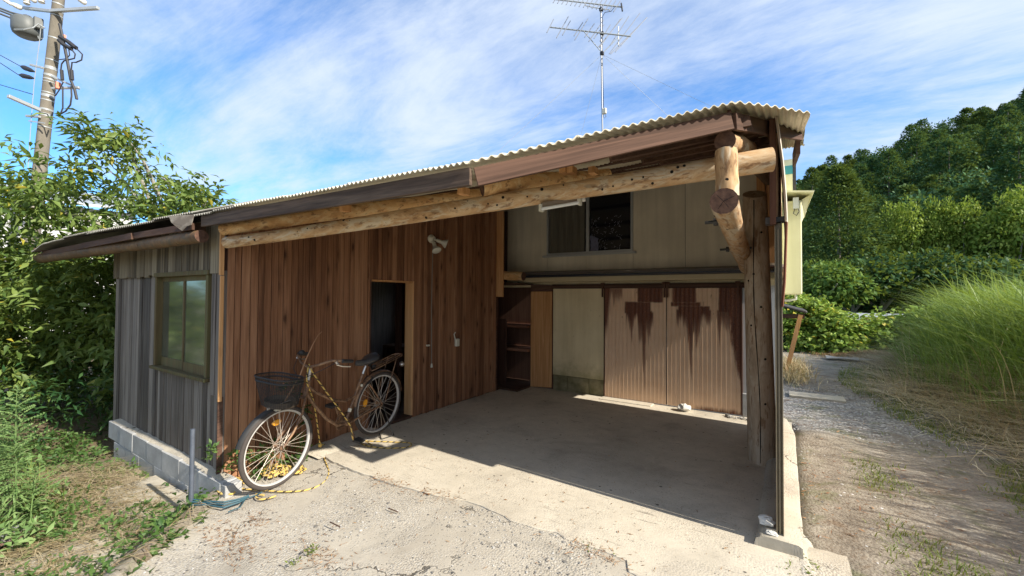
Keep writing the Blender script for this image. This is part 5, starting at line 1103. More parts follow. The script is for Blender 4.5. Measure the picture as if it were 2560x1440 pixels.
blobs = [((-8.9, 2.1, 2.95), (1.3, 1.2, .95), 270), ((-8.4, 3.0, 2.8), (.8, .9, .62), 150), ((-8.0, 3.7, 2.62), (.5, .6, .4), 60), ((-8.8, 2.1, 3.8), (.45, .5, .4), 50), ((-9.4, 1.5, 2.45), (1.0, 1.2, .95), 190), ((-9.4, 1.2, 1.3), (1.1, 1.3, .85), 240), ((-8.2, 1.9, 1.5), (.8, .8, .8), 150), ((-9.2, 2.2, .5), (1.2, 1.4, .6), 170), ((-10.3, .8, 2.0), (.9, 1.3, 1.0), 150), ((-7.4, 2.2, 1.0), (.5, .5, .9), 90), ((-10.8, 1.6, .9), (1.3, 1.3, 1.3), 260), ((-10.2, .2, .6), (1.2, .9, 1.0), 200), ((-8.0, 2.6, .4), (.9, .6, .7), 130)]
cs = []
for c, r, k in blobs:
    d = rdir(k, .1, .6); q = rng.uniform(.35, 1.05, k)**.6; cs.append(np.array(c)+d*np.array(r)*q[:, None])
cs = np.concatenate(cs); cs = cs[(cs[:, 2] > -.1)]
inshed = (cs[:, 0] > -7.0) & (cs[:, 2] < 2.6); cs = cs[~inshed]
P, D, N_, L_, W_ = twig_leaves(cs[(cs[:, 2] < 2.3) | (rng.random(len(cs)) < .62)], 17, .44, .06, -.05, .15, .36)
ok = ~((P[:, 0] > -6.95) & (P[:, 2] < 2.75)); P, D, N_, L_, W_ = P[ok], D[ok], N_[ok], L_[ok], W_[ok]
link('crown', leaf_mesh('crown', P-np.array(tree.location), D, N_, L_, W_, M['leaf_tree']), tree, kind='stuff')
# the leaves nearest the street that can be picked out one by one
lm = leaf_mesh('leaf', np.zeros((1, 3)), np.array([[1., 0, 0]]), np.array([[0, 0, 1.]]), .145, .05, M['leaf_tree'])
fr = np.argsort(np.linalg.norm(P-EYEP, axis=1))[::9][:160]
for i in fr:
    o = link('leaf', lm, tree); o.location = P[i]+rng.normal(0, .05, 3)-np.array(tree.location); o.rotation_euler = (rng.normal(0, .5), rng.normal(.4, .4), rng.uniform(0, 6.28))

# undergrowth in the shade at the foot of the tree
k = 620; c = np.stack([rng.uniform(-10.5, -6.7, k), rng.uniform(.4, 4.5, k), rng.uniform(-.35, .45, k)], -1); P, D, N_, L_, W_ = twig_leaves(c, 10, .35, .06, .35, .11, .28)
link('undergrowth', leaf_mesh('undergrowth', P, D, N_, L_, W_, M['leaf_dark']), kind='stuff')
k = 520; c = np.stack([rng.uniform(-7.6, -3.9, k), rng.uniform(.55, 1.5, k), np.full(k, -.27)], -1); c = c[(rng.random(k) < sst(-3.6, -6.2, c[:, 0])*.8+.12)]
P, D, N_, L_, W_ = twig_leaves(c, 9, .13, .03, .5, .05, .55); link('creeping_weeds', leaf_mesh('creeping_weeds', P, D, N_, L_, W_, M['leaf_weed']), kind='stuff')

# tall goldenrod in the left corner: one builder, copies
def goldenrod(h, nl, seed):
    r = np.random.default_rng(seed); g = thing('goldenrod', (0, 0, 0), 'tall pale green goldenrod with narrow leaves at the left edge', 'weed', 'tall weeds by the left edge')
    bend = .1*h; st = [(bend*t*t, .01*math.sin(t*5), h*t) for t in np.linspace(0, 1, 12)]; MB().tube(st, [.006*(1-.7*t) for t in np.linspace(0, 1, 12)], 5).build('stem', M['goldenrod'], g)
    t = r.uniform(.12, .99, nl); a = r.uniform(0, 6.28, nl); P = np.stack([bend*t*t, .01*np.sin(t*5), h*t], -1); up = r.uniform(.15, .75, nl)*np.where(t > .35, 1, -1.2); D = unit(np.stack([np.cos(a), np.sin(a), up], -1))
    o = link('leaves', leaf_mesh('leaves', P, D, np.tile([0, 0, 1.], (nl, 1)), np.interp(t, [0, .3, .75, 1], [.07, .13, .10, .03])*r.uniform(.8, 1.2, nl), .014, M['goldenrod'], .3, .2), g, kind='stuff')
    # feathery side sprays near the top
    n2 = 26; V = MB()
    for i in range(n2):
        tt = .55+.43*i/n2; a_ = i*2.4; l = .17*(1-tt)*2.2+.03; b = np.array((bend*tt*tt, 0, h*tt)); e = b+np.array((math.cos(a_)*l, math.sin(a_)*l, l*.45)); V.tube([b, b*.4+e*.6+(0, 0, .012), e], [.0025, .002, .0012], 4)
        for q in np.linspace(.3, 1, 7): p = b+(e-b)*q; V.add([p, p+(0.004, .008, .012), p+(-.003, -.004, .016)], [(0, 1, 2)])
    V.build('spray', M['goldenrod'], g); return g
ga = goldenrod(1.12, 150, 1); gb = goldenrod(.8, 110, 2); gc = goldenrod(.55, 80, 3)
ga.location = (-4.75, .62, -.28); gb.location = (-5.15, .62, -.28); gc.location = (-4.55, .46, -.28)
ga['label'] = 'tallest goldenrod of the clump, its feathery tip before the dark shrubs'; gb['label'] = 'shorter goldenrod stem in the weed clump at the left edge'; gc['label'] = 'shorter goldenrod stem in the weed clump at the left edge'
for i, (src, x, y, rz, s_, lb) in enumerate(((gb, -5.3, .42, 2, 1.0, 0), (gb, -5.0, .40, 4, .9, 0), (gc, -4.9, .28, 1, 1.0, 0), (gc, -4.62, .70, 3, .9, 0), (gb, -5.55, .60, 5, 1.05, 0), (gc, -4.45, .28, .6, .8, 0), (gc, -5.05, .22, .3, 1.1, 0), (gb, -5.7, .36, .3, .95, 0), (gc, -5.4, .2, 1.3, 1.2, 0), (gb, -4.95, .52, 1.3, .85, 0), (gc, -4.75, .42, 2.3, 1.1, 0), (gc, -5.2, .3, 4.3, 1.1, 0), (gc, -4.35, .15, 4.3, .8, 0), (gb, -4.9, .16, 3.3, .9, 0), (gc, -4.6, .2, 2.2, 1.2, 0), (gb, -4.7, .12, 5.1, .8, 0), (gc, -4.3, .3, 5.6, .9, 0), (ga, -5.25, .52, 2.6, .92, 0))):
    c = copy_tree(src, (x, y, -.28), rz, s_); c['label'] = 'shorter goldenrod stem in the weed clump at the left edge'
# broad single leaves beside them
for (x, y, px_, d) in ((112, 1070, 0, 4.55), (128, 1140, 0, 4.5), (105, 1052, 0, 4.6)):
    pass
# weeds along the left slab edge
def tufts(name, cen, per, L, Wr, mat, sp, up=.45):
    c = np.repeat(cen, per, 0); n = len(c); P = c+rng.normal(0, sp, (n, 3))*[1, 1, .35]; D = unit(rdir(n, up, .3)); N_ = unit(rdir(n, .9, .3)); return link(name, leaf_mesh(name, P, D, N_, L*rng.uniform(.6, 1.3, n), L*Wr, mat), kind='stuff')
e_ = np.linspace(0, 1, 70); cen = np.stack([np.interp(e_, [0, .35, .7, 1], [-3.05, -3.27, -3.55, -3.8]), np.interp(e_, [0, .35, .7, 1], [.72, .98, 1.28, 1.46]), np.full(70, -.10)], -1)+rng.normal(0, .05, (70, 3))*[1, 1, .6]; cen = cen[rng.random(70) < .3+.7*(e_ > .35)]
tufts('edge_weeds', cen, 16, .055, .55, M['leaf_weed'], .045)
cen = np.stack([rng.normal(-3.78, .05, 26), rng.uniform(1.62, 2.35, 26), rng.uniform(-.06, .22, 26)], -1); tufts('wall_weeds', cen, 16, .05, .5, M['leaf_weed'], .04)
cen = np.stack([rng.normal(-3.72, .04, 8), rng.uniform(2.05, 2.3, 8), rng.uniform(.2, .75, 8)], -1); tufts('wall_weeds', cen, 6, .09, .35, M['leaf_dark'], .03, .2)
cen = np.array([(-3.78, 1.5, z) for z in (.22, .26, .3)]); tufts('wall_weeds', cen, 12, .045, .5, M['leaf_weed'], .025)

def blades(name, P, h, lean, mat, w=.008, seg=4, az=None):
    """curved grass blades, seg quads each"""
    n = len(P); h = np.broadcast_to(h, n); a = rng.uniform(0, 6.28, n) if az is None else az; d = np.stack([np.cos(a), np.sin(a), 0*a], -1); s = np.stack([-np.sin(a+rng.normal(0, .5, n)), np.cos(a), 0*a], -1)
    t = np.linspace(0, 1, seg+1); le = np.broadcast_to(lean, n)*h
    C_ = P[:, None]+d[:, None]*(le[:, None]*t[None]**2)[..., None]; z = h[:, None]*(t[None]-.38*np.clip(np.broadcast_to(lean, n), 0, 1.6)[:, None]*t[None]**2.4); C_ = C_+np.stack([0*z, 0*z, z], -1)
    wd = np.broadcast_to(w, n)[:, None]*np.array([.8]+[1-.75*q for q in t[1:-1]]+[.06])[None]
    V = np.stack([C_-s[:, None]*wd[..., None]/2, C_+s[:, None]*wd[..., None]/2], 2).reshape(n, -1, 3); m = 2*(seg+1)
    F = np.concatenate([np.arange(n)[:, None, None]*m+np.array([[2*i, 2*i+1, 2*i+3, 2*i+2] for i in range(seg)])[None]], 0).reshape(-1, 4)
    return raw_mesh(name, V.reshape(-1, 3), F, 4, mat, True)
# grass bank on the right
def scatter(n, x0, x1, y0, y1): return rng.uniform(x0, x1, n), rng.uniform(y0, y1, n)
x, y = scatter(40000, 1.4, 9.5, 1.5, 17.5); xb = np.interp(y, BX[0], BX[1]); u = x-xb; keep = (u > -.05) & (rng.random(len(x)) < np.clip((u-.1)/.5, .12, 1)*np.clip(1.5-.06*u, .3, 1)); keep &= (rng.random(len(x)) < np.where(fbm(x*1.1, y*1.1, 90) > .36, 1, .45)); x, y, u = x[keep], y[keep], u[keep]
P = np.stack([x, y, ground_z(x, y)-.02], -1); h = (.85+.75*fbm(x*.7, y*.7, 91))*np.clip(.4+u*.5, .35, 1)*rng.uniform(.7, 1.2, len(x)); lean = np.abs(rng.normal(.55, .28, len(x))); az = np.where(rng.random(len(x)) < .6, rng.normal(math.pi, .9, len(x)), rng.uniform(0, 6.28, len(x)))
link('tall_grass', blades('tall_grass', P, h, lean, M['grass'], .013, 4, az), kind='stuff')
x, y = scatter(9500, 1.5, 7, 3.0, 15); xb = np.interp(y, BX[0], BX[1]); u = x-xb; keep = (u > .25) & (rng.random(len(x)) < np.clip(u/.9, .1, 1)); x, y, u = x[keep], y[keep], u[keep]
link('tall_grass', blades('tall_grass', np.stack([x, y, ground_z(x, y)], -1), (1.0+.7*fbm(x*.7, y*.7, 91))*np.clip(.5+u*.4, .5, 1)*rng.uniform(.8, 1.25, len(x)), np.abs(rng.normal(.75, .35, len(x))), M['grass'], .024, 6, rng.normal(math.pi, 1.1, len(x))), kind='stuff')
k = 190; x, y = scatter(k, 2.2, 6.5, 3.5, 13); xb = np.interp(y, BX[0], BX[1]); ok = (x-xb > .5) & (fbm(x*.8, y*.8, 160) > .45); x, y = x[ok], y[ok]; P, D, N_, L_, W_ = twig_leaves(np.stack([x, y, ground_z(x, y)+rng.uniform(.3, 1.0, len(x))], -1), 14, .34, .05, .3, .09, .5)
link('bank_weeds', leaf_mesh('bank_weeds', P, D, N_, L_, W_, M['leaf_lime']), kind='stuff')
x, y = scatter(2600, 1.5, 6.5, 3.0, 14); xb = np.interp(y, BX[0], BX[1]); ok = (x-xb > .2) & (fbm(x*1.2, y*1.2, 163) > .47); x, y = x[ok], y[ok]
link('dry_stems', blades('dry_stems', np.stack([x, y, ground_z(x, y)], -1), rng.uniform(.4, 1.15, len(x)), np.abs(rng.normal(.9, .5, len(x))), M['straw'], .014, 4), kind='stuff')
# dead stems and cut hay at the foot of the bank
x, y = scatter(36000, 1.1, 4.4, 1.5, 13.5); xb = np.interp(y, BX[0], BX[1]); u = x-xb; keep = (u > -.55) & (u < 1.25) & (rng.random(len(x)) < np.exp(-((u-.4)/.5)**2)*1.2) & (rng.random(len(x)) < .35+.9*(fbm(x*1.4, y*1.4, 95) > .45)); x, y = x[keep], y[keep]
P = np.stack([x, y, ground_z(x, y)+rng.uniform(0, .16, len(x))], -1); az = np.where(rng.random(len(x)) < .7, rng.normal(math.pi*.86, .55, len(x)), rng.uniform(0, 6.28, len(x)))
link('dead_grass', blades('dead_grass', P, rng.uniform(.1, .34, len(x)), rng.uniform(1.5, 4.2, len(x)), M['straw'], .013, 3, az), kind='stuff')
x, y = scatter(16000, .8, 3.0, 2.0, 12.5); xb = np.interp(y, BX[0], BX[1]); u = x-xb; keep = (np.abs(u+.15) < .55) & (fbm(x*1.2, y*1.2, 97) > .47); x, y = x[keep], y[keep]
link('low_grass', blades('low_grass', np.stack([x, y, ground_z(x, y)], -1), rng.uniform(.05, .16, len(x)), .8, M['grass_low'], .009, 3), kind='stuff')
n = 2600; y = rng.uniform(3.0, 9.5, n); x = np.interp(y, BX[0], BX[1])+rng.normal(.15, .38, n); az = rng.normal(-1.45, .45, n); keep = fbm(x*1.1, y*1.1, 150) > .42; x, y, az = x[keep], y[keep], az[keep]
link('cut_stems', blades('cut_stems', np.stack([x, y, ground_z(x, y)+rng.uniform(.02, .14, len(x))], -1), rng.uniform(.05, .12, len(x)), rng.uniform(3.5, 7.5, len(x)), leaf('pale_straw', (.34, .27, .15), (.54, .46, .3), (.72, .66, .48), .15), .012, 4, az), kind='stuff')
# sparse green and straw on the trodden dirt
x, y = scatter(16000, .2, 3.2, 1.2, 11.5); keep = rng.random(len(x)) < np.clip((fbm(x*1.5, y*1.5, 99)-.5)*4, 0, 1)*np.where((x > .75) & (y < 4.3), 1.6, .22)*sst(.55, 1.2, x+.12*y*0); x, y = x[keep], y[keep]
link('lane_weeds', blades('lane_weeds', np.stack([x, y, ground_z(x, y)], -1), rng.uniform(.025, .075, len(x)), .8, M['grass_low'], .008, 2), kind='stuff')
x, y = scatter(26000, .45, 2.6, 2.2, 5.2); keep = rng.random(len(x)) < np.clip((fbm(x*1.7, y*1.7, 140)-.47)*5, 0, 1)*sst(.55, 1.1, x+.05*y)*.8; x, y = x[keep], y[keep]
link('lane_weeds', blades('lane_weeds', np.stack([x, y, ground_z(x, y)], -1), rng.uniform(.02, .07, len(x)), .9, M['grass_low'], .008, 2), kind='stuff')
x, y = scatter(7000, .09, 3.2, 1.3, 12); dens = .08+.9*np.exp(-((x-.17)/.10)**2)*(y < 5.2)*(fbm(y*2.2, 0*y, 101) > .45)+.35*(fbm(x*1.8, y*1.8, 103) > .56); keep = rng.random(len(x)) < dens; x, y = x[keep], y[keep]; n = len(x)
link('leaf_litter', leaf_mesh('leaf_litter', np.stack([x, y, ground_z(x, y)+.006], -1), unit(rdir(n, .08, .12)), unit(rdir(n, .95, .1)), rng.uniform(.015, .07, n), rng.uniform(.004, .013, n), M['brown_litter'], .05, .1), kind='stuff')
# tufts in the cracks of the apron and at the kerb end
cen = np.array([atZ(px_, py_, -.02) for px_, py_ in ((770, 1380), (785, 1372), (735, 1405), (1465, 1358), (1475, 1368), (1480, 1376), (1530, 1395), (1975, 1415), (1990, 1425), (1965, 1440), (2010, 1400), (2030, 1420), (1985, 1400), (1960, 1425), (2025, 1440))])
tufts('crack_weeds', cen, 16, .028, .35, M['grass_low'], .018)
# litter on the apron: twigs, needles, chips
n = 1500; x = rng.uniform(-3.6, .1, n); y = rng.uniform(.2, 2.9, n); ce = np.array([atZ(560, 1330, -.05)[:2], atZ(600, 1370, -.05)[:2], atZ(800, 1390, -.04)[:2], atZ(1500, 1385, 0)[:2], atZ(960, 1205, 0)[:2], atZ(1100, 1240, 0)[:2], atZ(640, 1300, -.05)[:2]]); j = rng.integers(0, 7, n); m_ = rng.random(n) < .72
x = np.where(m_, ce[j, 0]+rng.normal(0, .13, n), x); y = np.where(m_, ce[j, 1]+rng.normal(0, .06, n), y); z = np.where(y > 2.2, .004, apron_z(x, y)+.007)
ok = x > slab_left(y)+.03; x, y, z = x[ok], y[ok], z[ok]; n = len(x)
link('leaf_litter', leaf_mesh('leaf_litter', np.stack([x, y, z], -1), unit(rdir(n, .04, .06)), unit(rdir(n, .95, .1)), rng.uniform(.01, .05, n), rng.uniform(.002, .006, n), M['brown_litter'], .03, .1), kind='stuff')
n = 420; x = rng.uniform(-3.8, -.2, n); y = 2.6+3.4*rng.random(n)**1.4; link('leaf_litter', leaf_mesh('leaf_litter', np.stack([x, y, 0*x+.006], -1), unit(rdir(n, .04, .08)), unit(rdir(n, .95, .1)), rng.uniform(.008, .035, n), rng.uniform(.003, .009, n), M['brown_litter'], .03, .1), kind='stuff')
for a, b, lb in (((970, 1270), (995, 1280), 'short dark twig lying on the rough concrete nearest the carport shadow'), ((825, 1305), (850, 1317), 'short dark twig lying on the rough concrete in front of the bicycle'), ((1040, 1223), (1072, 1238), 'dark twig lying along the crack at the edge of the smooth concrete')): MB().tube([atZ(*a, -.012), atZ((a[0]+b[0])/2, (a[1]+b[1])/2, -.008), atZ(*b, -.012)], .004, 5).build('twig', M['dark_wood'], label=lb, cat='twig', group='twigs on the concrete')
# loose stones set in and lying on the worn apron
n = 6500; x = rng.uniform(-3.7, .15, n); y = rng.uniform(-.2, 2.9, n); keep = (x > slab_left(y)+.04) & (rng.random(n) < np.clip((fbm(x*1.6, y*1.6, 120)-.33)*4, .12, 1)); ee = np.interp(x, np.sort(ex[:, 0]), ex[np.argsort(ex[:, 0]), 1]); keep &= (y < ee-.01); x, y = x[keep], y[keep]; n = len(x)
r = rng.uniform(.0028, .0085, n)*np.where(rng.random(n) < .06, 1.7, 1); c = np.stack([x, y, apron_z(x, y)+.002+r*.15], -1); oc = np.array([[1, 0, 0], [0, 1, 0], [-1, 0, 0], [0, -1, 0], [0, 0, .55], [.7, .7, -.2], [-.7, .7, -.2], [-.7, -.7, -.2], [.7, -.7, -.2]], float)
V = c[:, None]+oc[None]*r[:, None, None]*rng.uniform(.65, 1.35, (n, 9, 1)); an = rng.uniform(0, 6.28, n); F = np.array([[0, 5, 4], [5, 1, 4], [1, 6, 4], [6, 2, 4], [2, 7, 4], [7, 3, 4], [3, 8, 4], [8, 0, 4]]); F = (np.arange(n)[:, None, None]*9+F[None]).reshape(-1, 3)
link('gravel', raw_mesh('gravel', V.reshape(-1, 3), F, 3, M['pebble'], True), kind='stuff')
n = 7000; x = rng.uniform(.05, 2.2, n); y = rng.uniform(1.2, 10, n); keep = (x < np.interp(y, BX[0], BX[1])-.25) & (rng.random(n) < np.where((y > 5.9) & (y < 9.), 1, .1)); x, y = x[keep], y[keep]; n = len(x); r = rng.uniform(.004, .013, n); c = np.stack([x, y, ground_z(x, y)+r*.1], -1)
V = c[:, None]+oc[None]*r[:, None, None]*rng.uniform(.65, 1.35, (n, 9, 1)); F = np.array([[0, 5, 4], [5, 1, 4], [1, 6, 4], [6, 2, 4], [2, 7, 4], [7, 3, 4], [3, 8, 4], [8, 0, 4]]); F = (np.arange(n)[:, None, None]*9+F[None]).reshape(-1, 3)
link('lane_gravel', raw_mesh('lane_gravel', V.reshape(-1, 3), F, 3, M['pebble'], True), kind='stuff')
# straw on the lower left yard
n = 7000; x = rng.uniform(-6, -3.2, n); y = rng.uniform(.1, 1.4, n); keep = (x < slab_left(y)-.03) & (rng.random(n) < np.clip((fbm(x*2, y*2, 130)-.35)*4, .1, 1)); x, y = x[keep], y[keep]; n = len(x); a = rng.normal(.6, .7, n)
link('straw', blades('straw', np.stack([x, y, np.maximum(ground_z(x, y), -.19)+.012], -1), rng.uniform(.012, .045, n), rng.uniform(2, 9, n), M['straw'], .006, 3, a), kind='stuff')
n = 500; x = rng.uniform(-5.2, -3.4, n); y = rng.uniform(.15, 1.3, n); keep = (x < slab_left(y)-.05) & (fbm(x*2.5, y*2.5, 133) > .5); x, y = x[keep], y[keep]; tufts('yard_weeds', np.stack([x, y, np.maximum(ground_z(x, y), -.19)+.02], -1), 5, .05, .4, M['leaf_weed'], .03)
n = 900; x = rng.uniform(-6.2, -4.3, n); y = rng.uniform(.05, .95, n); keep = (fbm(x*1.8, y*1.8, 170) > .44) & (x < -4.25-.5*y); x, y = x[keep], y[keep]
link('yard_grass', blades('yard_grass', np.stack([x, y, np.maximum(ground_z(x, y), -.3)], -1), rng.uniform(.1, .34, len(x)), np.abs(rng.normal(.6, .3, len(x))), M['grass_low'], .009, 4), kind='stuff')
n = 150; x = rng.uniform(-6.2, -4.2, n); y = rng.uniform(.1, .9, n); keep = (fbm(x*1.6, y*1.6, 172) > .45); x, y = x[keep], y[keep]; tufts('yard_weeds', np.stack([x, y, ground_z(x, y)+rng.uniform(.03, .22, len(x))], -1), 12, .075, .42, M['goldenrod'], .06, .35)
# scrap corrugated sheets in the weeds
for i, (ox, oy, oz, rz_a) in enumerate(((-4.62, .70, -.19, .35), (-4.66, .62, -.22, .2), (-4.6, .66, -.245, .28))):
    P = []
    for a in np.arange(-.16, .165, .008): P.append([(ox+a*math.cos(rz_a)-b*math.sin(rz_a), oy+a*math.sin(rz_a)+b*math.cos(rz_a), oz+.006*math.cos(2*math.pi*a/.04)) for b in np.linspace(-.3, .1, 5)])
    P = np.array(P); mb = MB().grid(P); Q = P.copy(); Q[..., 2] -= .003; mb.grid(Q[:, ::-1]); tag(mb.build('scrap_sheet', M['scrap_sheet'], smooth=True), ('topmost rusty corrugated scrap sheet in the weeds on the left', 'lowest rusty corrugated scrap sheet in the weeds on the left', 'middle rusty corrugated scrap sheet in the weeds on the left')[i], 'metal sheet', 'scrap sheets in the weeds')

# ------------------------------------------------------------------ far end of the lane: vines, hay, little roof
k = 1300; a = rng.uniform(0, 1, k); cx_ = np.interp(a, [0, .25, .5, .75, 1], [.0, .9, 1.8, 3.0, 5.4]); top_ = np.interp(cx_, [0, .8, 1.5, 2.4, 3.2, 5], [1.7, 1.5, .85, .95, 1.2, 1.5]); v_ = rng.uniform(0, 1, k)**.7; c = np.stack([cx_+rng.normal(0, .12, k), 14.6+1.0*v_+rng.normal(0, .2, k)+.25*np.sin(cx_*3), top_*v_*(.88+.24*rng.random(k))], -1)
P, D, N_, L_, W_ = twig_leaves(c, 13, .35, .06, -.1, .12, .9); link('vine_hedge', leaf_mesh('vine_hedge', P, D, N_, L_, W_, M['leaf_vine'], .2, .12), kind='stuff')
vm = MB(); g_ = np.array([[(x, 15.3+.6*t, np.interp(x, [0, .8, 1.5, 2.4, 3.2, 5], [1.4, 1.2, .6, .7, .95, 1.25])*(1-(1-t)**2)) for t in np.linspace(0, 1, 6)] for x in np.linspace(-.3, 6, 24)]); vm.grid(g_).build('vine_mass', M['hill_floor'], kind='structure')
MB().add([(1.2, 19, .72), (3.7, 19.2, .72), (3.7, 21, .95), (1.2, 21, .95), (1.2, 19, .60), (3.7, 19.2, .60), (3.7, 21, .6), (1.2, 21, .6)], [(0, 1, 2, 3), (0, 4, 5, 1), (1, 5, 6, 2), (2, 6, 7, 3), (3, 7, 4, 0), (7, 6, 5, 4)]).box(1.3, 3.6, 19.3, 20.9, -.2, .6).build('far_roof', M['galv'], label='long low grey metal roof just showing above the vine hedge', cat='roof')
n = 5200; a = rng.normal(0, 1, n); x = 1.9+.5*a; y = 13.9+.28*rng.normal(0, 1, n); hz = .2*np.exp(-((x-1.9)/.6)**2-((y-13.9)/.35)**2); P = np.stack([x, y, hz*rng.uniform(.2, 1, n)], -1); hay_m = leaf('hay', (.2, .1, .04), (.36, .2, .09), (.5, .33, .17), .1)
link('hay_pile', blades('hay_pile', P, rng.uniform(.03, .1, n), rng.uniform(1, 3.5, n), hay_m, .012, 2), label='low heap of dry brown hay at the far end of the lane', cat='hay')
n = 1500; P = np.stack([.12+.12*rng.normal(0, 1, n), 9.6+.4*rng.normal(0, 1, n), rng.uniform(0, .3, n)*rng.uniform(0, 1, n)], -1); link('dry_weeds', blades('dry_weeds', P, rng.uniform(.08, .35, n), rng.uniform(.3, 1.4, n), M['straw'], .01, 3), kind='stuff')
q = atZ(2255, 862, .1); V = np.array([[(q[0]+.5*a+.0*b, q[1]+.4*b, .10+.07*math.sin(a*5)*math.cos(b*4)) for b in np.linspace(-.5, .5, 6)] for a in np.linspace(-.5, .5, 10)]); MB().grid(V).build('tarp', M['tarp_blue'], smooth=True, label='crumpled bright blue tarp at the far end of the lane', cat='tarp')
q = atZ(2250, 884, .05); rock((q[0]-.2, q[1], .05), .16, 21, 'white_bag', M['white_stone'], 'crumpled white bag beside the hay heap', 'bag', None, .45)
q = atZ(2180, 902, .0); MB().grid(np.array([[(q[0]-.9+1.8*a, q[1]-.25+.5*b, .012+.03*abs(math.sin(a*9+b*2))) for b in np.linspace(0, 1, 5)] for a in np.linspace(0, 1, 16)])).build('flat_sheet', plain('flat_sheet', (.3, .29, .27), .6, var=.4, nscale=5), label='flat grey sheet lying on the lane before the hay heap', cat='sheet')
# lean-to with dark tiles beside the house
lt = thing('tiled_lean_to', (-.2, 9.5, 0), 'small dark tiled lean-to roof with slanting timber brace beside the house', 'lean-to')
for i in range(5):
    MB().add([(-.5, 9.3+.3*i, 1.52-.0*i), (.34, 9.3+.3*i, 1.28), (.34, 9.58+.3*i, 1.28), (-.5, 9.58+.3*i, 1.52), (-.5, 9.3+.3*i, 1.47), (.34, 9.3+.3*i, 1.22), (.34, 9.58+.3*i, 1.22), (-.5, 9.58+.3*i, 1.47)], [(0, 1, 2, 3), (7, 6, 5, 4), (0, 4, 5, 1), (1, 5, 6, 2), (2, 6, 7, 3), (3, 7, 4, 0)]).build('tile_row', M['roof_tile'], lt, bev=.02)
MB().beam((.24, 9.35, 1.2), (.02, 9.35, .15), .07, .07).build('brace', M['orange_wood'], lt); MB().beam((.24, 10.6, 1.2), (.24, 10.6, -.05), .08, .08).build('post', M['orange_wood'], lt); MB().box(-.5, .3, 9.34, 9.4, 1.13, 1.21).build('beam', M['dark_wood'], lt)
MB().box(-.14, -.04, 9.4, 9.45, .62, .95).build('red_sign', plain('red_panel', (.5, .05, .04), .5), lt); MB().box(-.14, -.04, 9.41, 9.45, .1, .62).build('white_sign', M['white_wall'], lt)

# ------------------------------------------------------------------ trees on the hill: four kinds, copied
def conifer(h, w, n, seed, mat, label):
    """cedar: drooping plumes set all round a cone, each plume a clump of sprays"""
    r = np.random.default_rng(seed); t = thing('conifer_tree', (0, 0, 0), label, 'tree', 'trees on the hillside')
    MB().tube([(0, 0, -.5), (.02, 0, h*.5), (0, 0, h*.97)], [.16, .1, .02], 6).build('trunk', M['bark'], t)
    k = max(40, n//46); z = np.sort(r.uniform(.04, 1., k)**.9); az = np.arange(k)*2.39996+r.normal(0, .35, k); rd = w*(1-z)**.72*r.uniform(.62, 1.08, k)+.03
    c = np.stack([rd*np.cos(az), rd*np.sin(az), h*z-.1*rd], -1); sz = (.15+.5*(1-z)**.55)*r.uniform(.75, 1.3, k)*(w/2.2)
    i = r.integers(0, k, n); d = r.normal(0, 1, (n, 3)); d[:, 2] = d[:, 2]*.7+.25; d = unit(d); out = np.stack([np.cos(az[i]), np.sin(az[i]), 0*az[i]], -1)
    P = c[i]+(d*[1, 1, .75]*r.uniform(.5, 1., n)[:, None]+out*.35)*sz[i][:, None]; D = unit(d+out*.5+[0, 0, .15]+r.normal(0, .4, (n, 3))); N_ = unit(d*.5+[0, 0, .8]+r.normal(0, .35, (n, 3)))
    link('crown', leaf_mesh('crown', P, D, N_, r.uniform(.16, .36, n), r.uniform(.07, .14, n), mat, .15, .1), t, kind='stuff'); return t
def roundtree(h, w, n, seed, mat, label, blob=9, L=.38):
    r = np.random.default_rng(seed); t = thing('round_tree', (0, 0, 0), label, 'tree', 'trees on the hillside')
    MB().tube([(0, 0, -.5), (.05, 0, h*.35), (0, .05, h*.8)], [.16, .12, .04], 6).build('trunk', M['pale_bark'], t)
    c = r.normal(0, 1, (blob, 3)); c = c/np.linalg.norm(c, axis=1, keepdims=True)*r.uniform(.4, .75, (blob, 1))*[w, w, h*.3]+[0, 0, h*.62]; k = r.integers(0, blob, n); d = r.normal(0, 1, (n, 3)); d /= np.linalg.norm(d, axis=1, keepdims=True); q = r.uniform(.75, 1.08, n)[:, None]
    P = c[k]+d*q*[w*.52, w*.52, h*.2]; D = unit(d+r.normal(0, .6, (n, 3))); N_ = unit(d*.6+[0, 0, .7]+r.normal(0, .4, (n, 3))); link('crown', leaf_mesh('crown', P, D, N_, L*r.uniform(.6, 1.3, n), L*.6, mat, .2, .1), t, kind='stuff')
    for i in range(3): a = i*2.1+1; MB().tube([(0, 0, h*.25), (w*.35*math.cos(a), w*.35*math.sin(a), h*.45), (w*.75*math.cos(a), w*.75*math.sin(a), h*.62)], [.09, .06, .02], 5).build('limb', M['pale_bark'], t)
    return t
kinds = [conifer(9.5, 2.3, 6000, 1, M['conifer'], 'dark green cedar standing among others on the hillside'), conifer(8.6, 2.7, 6000, 2, M['conifer'], 'dark green cedar standing among others on the hillside'), roundtree(8, 2.5, 5200, 4, M['conifer'], 'dark broad crowned tree standing among cedars on the hillside', 16, .3), roundtree(7.2, 2.6, 5200, 5, M['broadleaf'], 'dark broad crowned tree standing among cedars on the hillside', 14, .28), conifer(9, 2.5, 6000, 6, M['conifer_olive'], 'olive green cedar standing among darker ones on the hillside')]
pts = []; tr_ = np.random.default_rng(17); tries = 0
while tries < 26000 and len(pts) < 270:
    tries += 1; a = rad(tr_.uniform(-3.5, 25)); r_ = math.sqrt(tr_.uniform(40**2, 93**2)); x, y = r_*math.sin(a), r_*math.cos(a)
    if all((x-p[0])**2+(y-p[1])**2 > 2.25**2 for p in pts): pts.append((x, y))
used = set()
